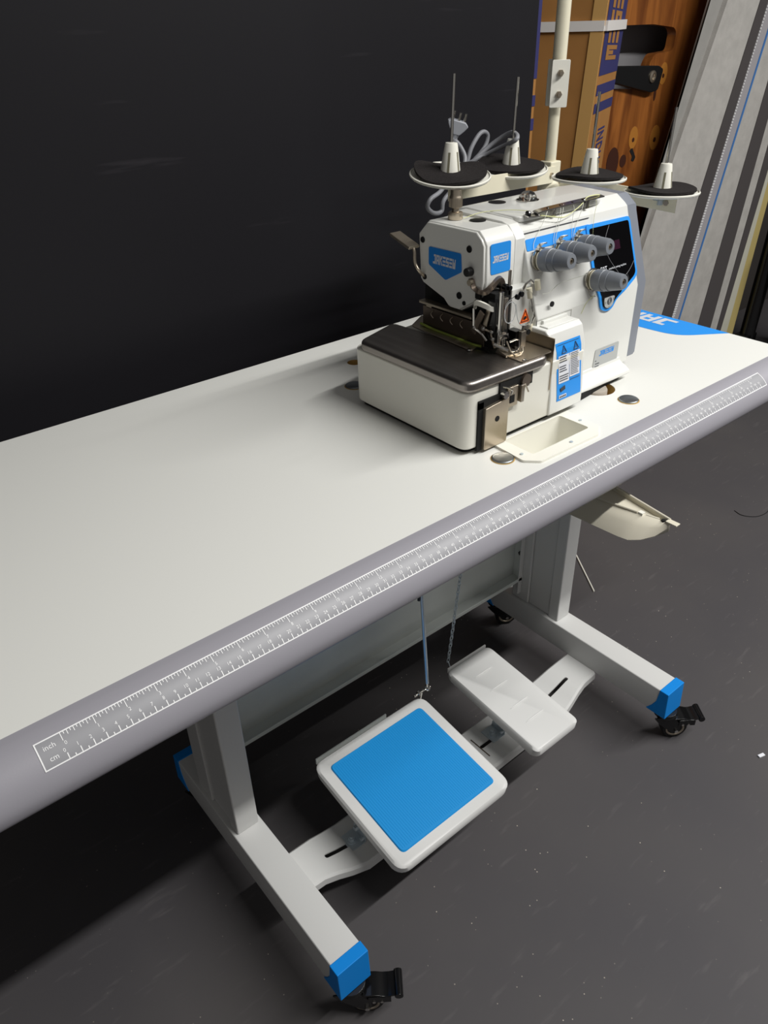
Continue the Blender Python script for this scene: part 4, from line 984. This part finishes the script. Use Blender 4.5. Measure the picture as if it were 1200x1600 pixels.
prism(b, rpoly(rect(-0.0135, 0.318, 0.0145, 0.384), 0.002, 2), V(PX, PY, 0) + V(0.007, 0.009, 0), V(0.78, -0.62, 0), (0, 0, 1), V(-0.62, -0.78, 0) * -0.003)
cl = put('pole_clamp', b, 'ivory', st, bev=0.0005)
for z in (0.3365, 0.3660):
    b = BM(); d = V(-0.62, -0.78, 0); p = V(PX, PY, z) + V(-0.010, -0.0125, 0) + d * 0.002
    cyl(b, p, p + d * 0.004, 0.0052, seg=6); cyl(b, p + d * 0.004, p + d * 0.009, 0.0028, seg=10); put('clamp_bolt', b, 'nickel', cl)
DISCS = [(0.772, 0.372, 0.2510), (0.945, 0.412, 0.2370), (1.030, 0.322, 0.2215), (1.118, 0.243, 0.1985)]
HUB = V(PX, PY, 0.2170)
b = BM(); lathe(b, (PX, PY, 0.182), (0, 0, 1), [(0.0092, 0), (0.0165, 0.001), (0.0180, 0.006), (0.0180, 0.020), (0.0150, 0.026), (0.0092, 0.027)], 24, cap=False)
box(b, PX - 0.013, PX + 0.013, PY - 0.013, PY + 0.013, 0.204, 0.238)
hub = put('hub_block', b, 'cream', st, bev=0.002)
for (p, q, nm) in ((V(PX, PY - 0.012, 0.2180), V(0.768, 0.360, 0.2330), 'spool_arm'), (V(PX + 0.006, PY, 0.2080), V(1.126, 0.232, 0.1830), 'spool_arm')):
    b = BM(); d = (q - p).normalized(); strip(b, [p, q + d * 0.012], V(0, 0, 0.0130), 0.0012); 
    a = put(nm, b, 'cream', st, bev=0.0006, label='flat cream spool arm')
    b = BM(); n_ = d.cross(V(0, 0, 1)).normalized()
    if n_.y > 0: n_ = -n_
    for t in (p + d * 0.014, q - d * 0.004): b = BM(); cyl(b, t, t + n_ * 0.004, 0.0042, seg=6); put('arm_bolt', b, 'nickel', a)
for i, (x, y, z) in enumerate(DISCS):
    tl = [V(-0.06, -0.13, 1), V(-0.05, -0.10, 1), V(0.02, 0.0, 1), V(0.02, 0.02, 1)][i].normalized()
    P = V(x, y, z)
    b = BM(); lathe(b, P, tl, [(0.0001, -0.004), (0.020, -0.004), (0.050, -0.0022), (0.0570, -0.001), (0.0588, 0.0008), (0.0588, 0.0028), (0.0572, 0.0036), (0.0560, 0.0016), (0.020, -0.001), (0.0001, -0.001)], 48, cap=False)
    dsc = put('spool_disc', b, 'ivory', st, smooth=50, label='ivory spool disc with a black foam pad')
    # wavy foam pad
    a1, b1 = frm(tl); b = BM(); rings = []; ph = i * 1.7
    NR = [0.012, 0.026, 0.040, 0.0525]
    for side in (0, 1):
        for r in (NR if side == 0 else NR[::-1]):
            ring = []
            for k in range(36):
                t = 2 * math.pi * k / 36
                wv = (0.0035 * math.sin(2 * t + ph) + 0.002 * math.sin(3 * t + ph)) * (r / 0.0525) ** 2 * (1.2 if i == 0 else 0.6)
                ring.append(b.verts.new(P + (a1 * math.cos(t) + b1 * math.sin(t)) * r + tl * (0.0050 + abs(wv) * 0 + wv + (0.0035 if side else 0))))
            rings.append(ring)
    for q in range(len(rings)):
        A_, B_ = rings[q], rings[(q + 1) % len(rings)]
        for k in range(36): b.faces.new((A_[k], A_[(k + 1) % 36], B_[(k + 1) % 36], B_[k]))
    put('foam_pad', b, 'foam', dsc, smooth=60)
    lean = V(0.03, 0.0, 1).normalized()
    b = BM(); lathe(b, P + V(0, 0, 0.001), lean, [(0.0150, 0), (0.0148, 0.004), (0.0092, 0.040), (0.0084, 0.0425), (0.0001, 0.0430)], 24, cap=False)
    cone = put('spool_cone', b, 'ivory', dsc, smooth=45)
    b = BM()
    for k, an in enumerate((-2.55, -1.35, 0.4, 1.7)):  # open slots round the cone
        o_ = V(math.cos(an), math.sin(an), 0); s_ = V(-o_.y, o_.x, 0)
        c0 = P + o_ * 0.0146 + V(0, 0, 0.005); c1 = P + o_ * 0.0104 + lean * 0.032
        prism(b, [(-0.0016, 0), (0.0016, 0), (0.0016, 1), (-0.0016, 1)], c0 - o_ * 0.0006, s_, c1 - c0, o_ * 0.0009)
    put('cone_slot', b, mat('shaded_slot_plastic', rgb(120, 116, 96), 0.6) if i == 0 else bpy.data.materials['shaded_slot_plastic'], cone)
    b = BM(); cyl(b, P + lean * 0.040, P + lean * (0.128 if i < 2 else 0.122), 0.0022, seg=10); put('spool_pin', b, 'chrome', dsc)
    b = BM(); cyl(b, P - V(0, 0, 0.018), P - V(0, 0, 0.002), 0.0045, seg=8); obox(b, P - V(0, 0, 0.008), (0.012, 0, 0), (0, 0.006, 0), (0, 0, 0.002)); put('disc_bolt', b, 'zinc', dsc)

# ------------------------------------------------------------------ power cord
pc = thing('power_cord', 'coiled grey power cord with three-pin plug hung behind the spool discs', 'cord', (0.90, 0.47, 0.17))
b = BM(); tube(b, spline([(0.8990, 0.500, 0.2800), (0.8965, 0.500, 0.2650), (0.8950, 0.500, 0.2500), (0.8950, 0.492, 0.2330), (0.8484, 0.470, 0.2105), (0.8157, 0.460, 0.2027), (0.8090, 0.460, 0.1912), (0.8229, 0.460, 0.1805), (0.8397, 0.460, 0.1810), (0.8449, 0.460, 0.1977), (0.8783, 0.462, 0.2194), (0.8990, 0.470, 0.2480), (0.9010, 0.480, 0.2640), (0.8930, 0.488, 0.2760), (0.8910, 0.492, 0.2640), (0.9000, 0.490, 0.2400), (0.9115, 0.480, 0.2413), (0.9221, 0.480, 0.2631), (0.9387, 0.480, 0.2814), (0.9518, 0.480, 0.2849), (0.9598, 0.480, 0.2776), (0.9534, 0.480, 0.2619), (0.9320, 0.480, 0.2449), (0.9192, 0.480, 0.2347), (0.9200, 0.474, 0.2420), (0.9260, 0.470, 0.2503), (0.9486, 0.460, 0.2678), (0.9590, 0.440, 0.2824), (0.9546, 0.420, 0.2879), (0.9402, 0.398, 0.2852), (0.9335, 0.398, 0.2795), (0.9421, 0.430, 0.2681), (0.9377, 0.460, 0.2547), (0.9218, 0.470, 0.2469), (0.9080, 0.482, 0.2300), (0.9000, 0.480, 0.1700), (0.9000, 0.470, 0.0800), (0.9100, 0.420, 0.0080), (0.9400, 0.380, 0.0050)], 6), 0.0036, 8)
put('cable', b, 'cable', pc, smooth=80)
b = BM(); UD = V(0.78, -0.55, -0.28).normalized(); up_ = V(0.1, -0.25, 1).normalized(); dp_ = UD.cross(up_).normalized()
pcn = V(0.9080, 0.499, 0.2960)
prism(b, rpoly([(-0.0175, 0.004), (-0.0115, 0.0085), (0.0115, 0.0085), (0.0175, 0.004), (0.0125, -0.004), (0.006, -0.012), (-0.006, -0.012), (-0.0125, -0.004)], 0.0015, 2), pcn - dp_ * 0.007, UD, up_, dp_ * 0.014)
cyl(b, pcn - up_ * 0.030, pcn - up_ * 0.010, 0.0040, 0.0068, seg=12)
plug = put('plug', b, 'plug', pc, bev=0.0012, smooth=40, label='pale grey plug with three pins')
for k in (-0.0095, 0.0, 0.0095):
    b = BM(); q = pcn + UD * k + up_ * 0.008 + dp_ * (0.003 if k == 0 else 0); cyl(b, q, q + up_ * 0.0125, 0.0022, seg=12); put('pin', b, 'chrome', plug)

# ------------------------------------------------------------------ things behind the table
def sheet(bm, Y, lines, z0, z1, y2, mi=0):
    """band on the plane y = Y between two slanting edges x = a + b z"""
    (a0, b0), (a1, b1) = lines
    pts = [(a0 + b0 * z0, z0), (a1 + b1 * z0, z0), (a1 + b1 * z1, z1), (a0 + b0 * z1, z1)]
    return prism(bm, pts, (0, Y, 0), (1, 0, 0), (0, 0, 1), (0, y2 - Y, 0), mi)
# tall cardboard box, printed
CB = V(1.587, 0.760, 0); ld = V(-0.43, 0.90, 0).normalized(); rd = V(0.90, 0.43, 0).normalized()
ZT = 0.78; ln = 0.067
cbx = thing('cardboard_box', 'tall strapped cardboard box with navy lettering leaning beside the black panel', 'box', (1.65, 0.92, FZ))
L0 = CB + V(0.0, 0, FZ); sh = V(ln, 0, 1)
def cf(u, z, l=0.0): return CB + V(ln * z, 0, z) + rd * u + V(0.43, -0.90, 0) * l        # printed side
b = BM(); A = []
for z in (FZ, ZT):
    c = CB + V(ln * z, 0, z); A.append([b.verts.new(c + q) for q in (V(0, 0, 0), rd * 0.237, rd * 0.237 + ld * 0.206, ld * 0.206)])
for k in range(4): b.faces.new((A[0][k], A[0][(k + 1) % 4], A[1][(k + 1) % 4], A[1][k]))
b.faces.new(A[0][::-1]); b.faces.new(A[1]); put('carton', b, 'card', cbx, bev=0.003, smooth=30)
b = BM()
c0 = CB + V(ln * FZ, 0, FZ); c1 = CB + V(ln * ZT, 0, ZT); dl = ld * 0.030; dn = V(-0.9, -0.43, 0).normalized() * 0.004
vs = [b.verts.new(q) for q in (c0, c0 + dl, c1 + dl, c1, c0 + dn, c0 + dl + dn, c1 + dl + dn, c1 + dn)]
for f in ((0, 1, 2, 3), (4, 7, 6, 5), (0, 4, 5, 1), (1, 5, 6, 2), (2, 6, 7, 3), (3, 7, 4, 0)): b.faces.new([vs[i] for i in f])
put('edge_flap', b, 'cardpale', cbx)
b = BM()
def quad(fn, u0, z0, u1, z1, l): b.faces.new([b.verts.new(fn(u, z, l)) for u, z in ((u0, z0), (u1, z0), (u1, z1), (u0, z1))])
quad(cf, 0.012, 0.3218, 0.234, 0.76, 0.0008)
quad(cf, 0.012, 0.2810, 0.234, 0.3034, 0.0008); quad(cf, 0.012, 0.2433, 0.234, 0.2646, 0.0008)
text_on(b, 'INDUSTRIAL', lambda u, v: cf(0.108 + v, 0.2036 - u, 0.0008), 0, 0, 0.074, 'l', 0.27, bold=True)
put('navy_print', b, 'navy', cbx, smooth=0, label='navy printed block and stripes')
b = BM(); logo(b, lambda u, v: cf(0.055 + v, 0.4030 - u, 0.0016), -0.185, 0, 0.24, 0.125, 'JAKESEW', 0.1)
put('carton_lettering', b, 'card', cbx, smooth=0)
b = BM()
for (a_, c_, n_) in ((CB + ld * 0.206, CB, V(-0.9, -0.43, 0)), (CB, CB + rd * 0.237, V(0.43, -0.9, 0))):
    z = 0.4206; o_ = V(ln * z, 0, z); n_ = n_.normalized() * 0.0065
    vs = [b.verts.new(q + o_ + n_ * s + V(0, 0, h)) for q in (a_, c_) for s in (0, 1) for h in (-0.010, 0.010)]
    for f in ((0, 1, 3, 2), (4, 6, 7, 5), (0, 4, 5, 1), (2, 3, 7, 6), (0, 2, 6, 4), (1, 5, 7, 3)): b.faces.new([vs[i] for i in f])
put('strap', b, 'strap', cbx, label='white plastic strap')
# second carton, only its striped edge shows
b = BM(); x0 = 1.228
cb2 = thing('cardboard_box', 'cardboard box showing only a narrow striped edge at the black panel', 'box', (1.30, 0.75, FZ))
prism(b, [(1.120, 0.70), (1.3270, 0.70), (1.338, 0.74), (1.15, 0.80)], (0, 0, FZ), (1, 0, 0), (0, 1, 0), (0, 0, 1.35)); put('carton', b, 'card', cb2, bev=0.002)
b = BM()
for z0, z1 in ((0.335, 0.62), (0.285, 0.305), (0.240, 0.262)): box(b, 1.2250, 1.3268, 0.6988, 0.6998, z0, z1)
put('navy_print', b, 'navy', cb2, smooth=0)

# pine board with cut-outs
wb = thing('wooden_board', 'varnished knotty pine board with cut-outs beside the cardboard box', 'board', (2.2, 1.05, FZ))
b = BM(); outl = [(1.98, 0.75), (2.95, 0.75), (2.85, 0.40), (2.75, 0.10), (2.50, FZ), (1.72, FZ), (1.86, -0.1)]
prism(b, outl, (0, 1.05, 0), (1, 0, 0), (0, 0, 1), (0, 0.03, 0)); pb = put('board', b, 'wood', wb)
cb = BM(); prism(cb, rpoly([(2.02, 0.415), (2.235, 0.4150), (2.345, 0.405), (2.360, 0.390), (2.355, 0.345), (2.262, 0.340), (2.242, 0.315), (2.232, 0.250), (2.02, 0.262)], 0.012, 4), (0, 1.0, 0), (1, 0, 0), (0, 0, 1), (0, 0.1, 0)); cut(pb, cb)
b = BM(); prism(b, rpoly([(2.05, 0.318), (2.262, 0.310), (2.2875, 0.300), (2.2730, 0.245), (2.240, 0.240), (2.05, 0.276)], 0.008, 4), (0, 1.028, 0), (1, 0, 0), (0, 0, 1), (0, 0.021, 0)); br = put('black_bracket', b, 'black', wb, bev=0.002)
b = BM(); lathe(b, (2.232, 1.028, 0.2830), (0, -1, 0), [(0.016, 0), (0.016, 0.004), (0.009, 0.006), (0.007, 0.002), (0.0001, 0.002)], 20, cap=False); put('bolt', b, 'nickel', br)
KN = mat('dark_knot', rgb(58, 26, 12), 0.6); KR = mat('knot_ring', rgb(170, 112, 46), 0.45)
for x, z, rx, rz, kind in ((2.2110, 0.1180, 0.022, 0.032, 1), (2.3270, 0.1080, 0.026, 0.036, 1), (2.322, 0.286, 0.020, 0.030, 1), (2.1715, 0.0560, 0.016, 0.018, 0), (2.292, 0.232, 0.006, 0.018, 0), (2.225, 0.50, 0.006, 0.012, 0), (2.118, 0.055, 0.030, 0.045, 0)):
    ov = [(x + rx * math.cos(t * math.pi / 10), z + rz * math.sin(t * math.pi / 10)) for t in range(20)]
    if kind:
        b = BM(); prism(b, ov, (0, 1.0492, 0), (1, 0, 0), (0, 0, 1), (0, 0.001, 0)); put('knot_halo', b, KR, wb)
        b = BM(); prism(b, [(x + 0.28 * (p[0] - x), z - 0.006 + 0.2 * (p[1] - z)) for p in ov], (0, 1.0486, 0), (1, 0, 0), (0, 0, 1), (0, 0.001, 0)); put('knot', b, KN, wb)
    else:
        b = BM(); prism(b, ov, (0, 1.0488, 0), (1, 0, 0), (0, 0, 1), (0, 0.0012, 0)); put('knot', b, KN, wb)
b = BM(); prism(b, rpoly([(2.200, 0.082), (2.212, 0.090), (2.236, 0.060), (2.228, 0.048), (2.215, 0.052), (2.218, 0.064)], 0.003, 2), (0, 1.0488, 0), (1, 0, 0), (0, 0, 1), (0, 0.0012, 0)); put('knot', b, 'void', wb)
b = BM(); box(b, 1.9, 2.6, 1.16, 1.19, FZ, 0.7); tag(put('backing_board', b, 'paleboard', smooth=0), 'pale grey board seen through the cut-out of the pine board', 'board')

# padded fabric panel with bands, zip and piping
mt_ = thing('padded_panel', 'tall grey padded fabric panel with charcoal bands leaning behind the blue decal', 'padded panel', (2.5, 1.1, FZ))
Z0, Z1 = FZ, 0.72
LA, LB = (2.2462, 0.2758), (2.2628, 0.4038)
LB = (2.2740, 0.3600)
b = BM(); sheet(b, 0.95, (LB, (2.5057, 0.2630)), Z0, Z1, 0.975); sheet(b, 0.9502, ((2.5057, 0.2630), (2.7442, 0.1676)), Z0, Z1, 0.975); sheet(b, 0.95, ((2.7442, 0.1676), (2.9315, 0.1515)), Z0, Z1, 0.975)
put('fabric_cover', b, 'greyfab', mt_, smooth=0)
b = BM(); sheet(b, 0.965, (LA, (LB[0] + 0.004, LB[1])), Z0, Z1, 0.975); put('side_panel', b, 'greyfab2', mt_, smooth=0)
for nm, l0, l1, m_ in (('dark_band', (2.5057, 0.2630), (2.5657, 0.2362), 'darkfab'), ('dark_band', (2.7442, 0.1676), (2.8241, 0.1248), 'darkfab'), ('dark_band', (2.8800, 0.1243), (2.9315, 0.1515), 'darkfab'), ('smooth_tape', (2.5657, 0.2362), (2.6150, 0.2346), 'lilac')):
    b = BM(); sheet(b, 0.9475, (l0, l1), Z0, Z1, 0.9500); put(nm, b, m_, mt_, smooth=0)
b = BM(); tube(b, [(2.6199 + 0.2346 * Z0, 0.9475, Z0), (2.6199 + 0.2346 * Z1, 0.9475, Z1)], 0.0040, 8); put('blue_piping', b, 'bluepipe', mt_)
b = BM(); n = 150
for k in range(n):
    z = -0.60 + 1.25 * k / n; x = 2.5657 + 0.2362 * z; wz = 0.006 + 0.012 * max(0, min(1, (0.30 - z) / 0.9))
    box(b, x, x + wz, 0.9455, 0.9478, z, z + 0.0048)
put('zip', b, 'zip', mt_, smooth=0)
b = BM(); sheet(b, 0.98, ((2.9000, 0.1480), (3.0220, 0.0990)), Z0, Z1, 1.02); cbd = put('cream_board', b, 'creamboard', smooth=0)
tag(cbd, 'cream painted board with a yellowed edge right of the padded fabric panel', 'board')
b = BM(); sheet(b, 0.982, ((3.0226, 0.0990), (3.066, 0.0770)), Z0, Z1, 1.019); put('yellowed_edge', b, 'yellowed', cbd, smooth=0)
ORI_C = ORI['cream_board']
b = BM(); tube(b, [(3.062, 0.945, FZ), (3.062 + 0.080 * 1.5, 0.945, FZ + 1.5)], 0.030, 20); box(b, 3.02, 3.10, 0.92, 0.975, FZ, FZ + 0.06)
tag(put('black_stand', b, 'blackmetal', bev=0.002), 'glossy black leaning tube on a base right of the cream board', 'stand')
b = BM(); tube(b, spline([(3.21, 0.83, FZ), (3.13, 0.83, -0.55), (3.07, 0.83, -0.35), (3.06, 0.83, -0.28)], 6), 0.060, 24)
tag(put('fleece_roll', b, 'fluff', smooth=60), 'speckled grey fleece roll standing at the right edge', 'fabric roll')
b = BM(); sheet(b, 1.20, ((3.0, 0.1), (4.0, 0.1)), Z0, 0.15, 1.24); tag(put('dark_board', b, 'room', smooth=0), 'dark board standing behind the black tube', 'board')

# ------------------------------------------------------------------ scraps on the floor
b = BM(); tube(b, spline([(1.852, 0.305, FZ + 0.001), (1.845, 0.278, FZ + 0.0015), (1.866, 0.250, FZ + 0.001), (1.902, 0.240, FZ + 0.0012), (1.94, 0.245, FZ + 0.001)], 5), 0.0009, 5)
tag(put('wire_scrap', b, 'void'), 'thin curled black wire scrap on the floor by the right edge', 'wire scrap')
b = BM(); tube(b, [(1.3476, 0.4632, FZ + 0.0022), (1.2595, 0.3382, FZ + 0.0022)], 0.0021, 6)
tag(put('plastic_straw', b, 'ivory'), 'thin white plastic rod lying on the floor beyond the right foot', 'rod')
b = BM(); obox(b, (1.095, -0.176, FZ + 0.0016), (0.0065, -0.002, 0), (0.001, 0.003, 0), (0, 0, 0.0015))
tag(put('paper_scrap', b, 'paper', bev=0.0005), 'tiny white scrap on the open floor at the right', 'scrap')
b = BM(); obox(b, (0.3463, 0.590, FZ + 0.0012), (0.012, 0.001, 0), (0, 0.0022, 0), (0, 0, 0.001))
tag(put('straw_scrap', b, 'ply'), 'tiny straw coloured scrap on the floor behind the blue pedal', 'scrap')
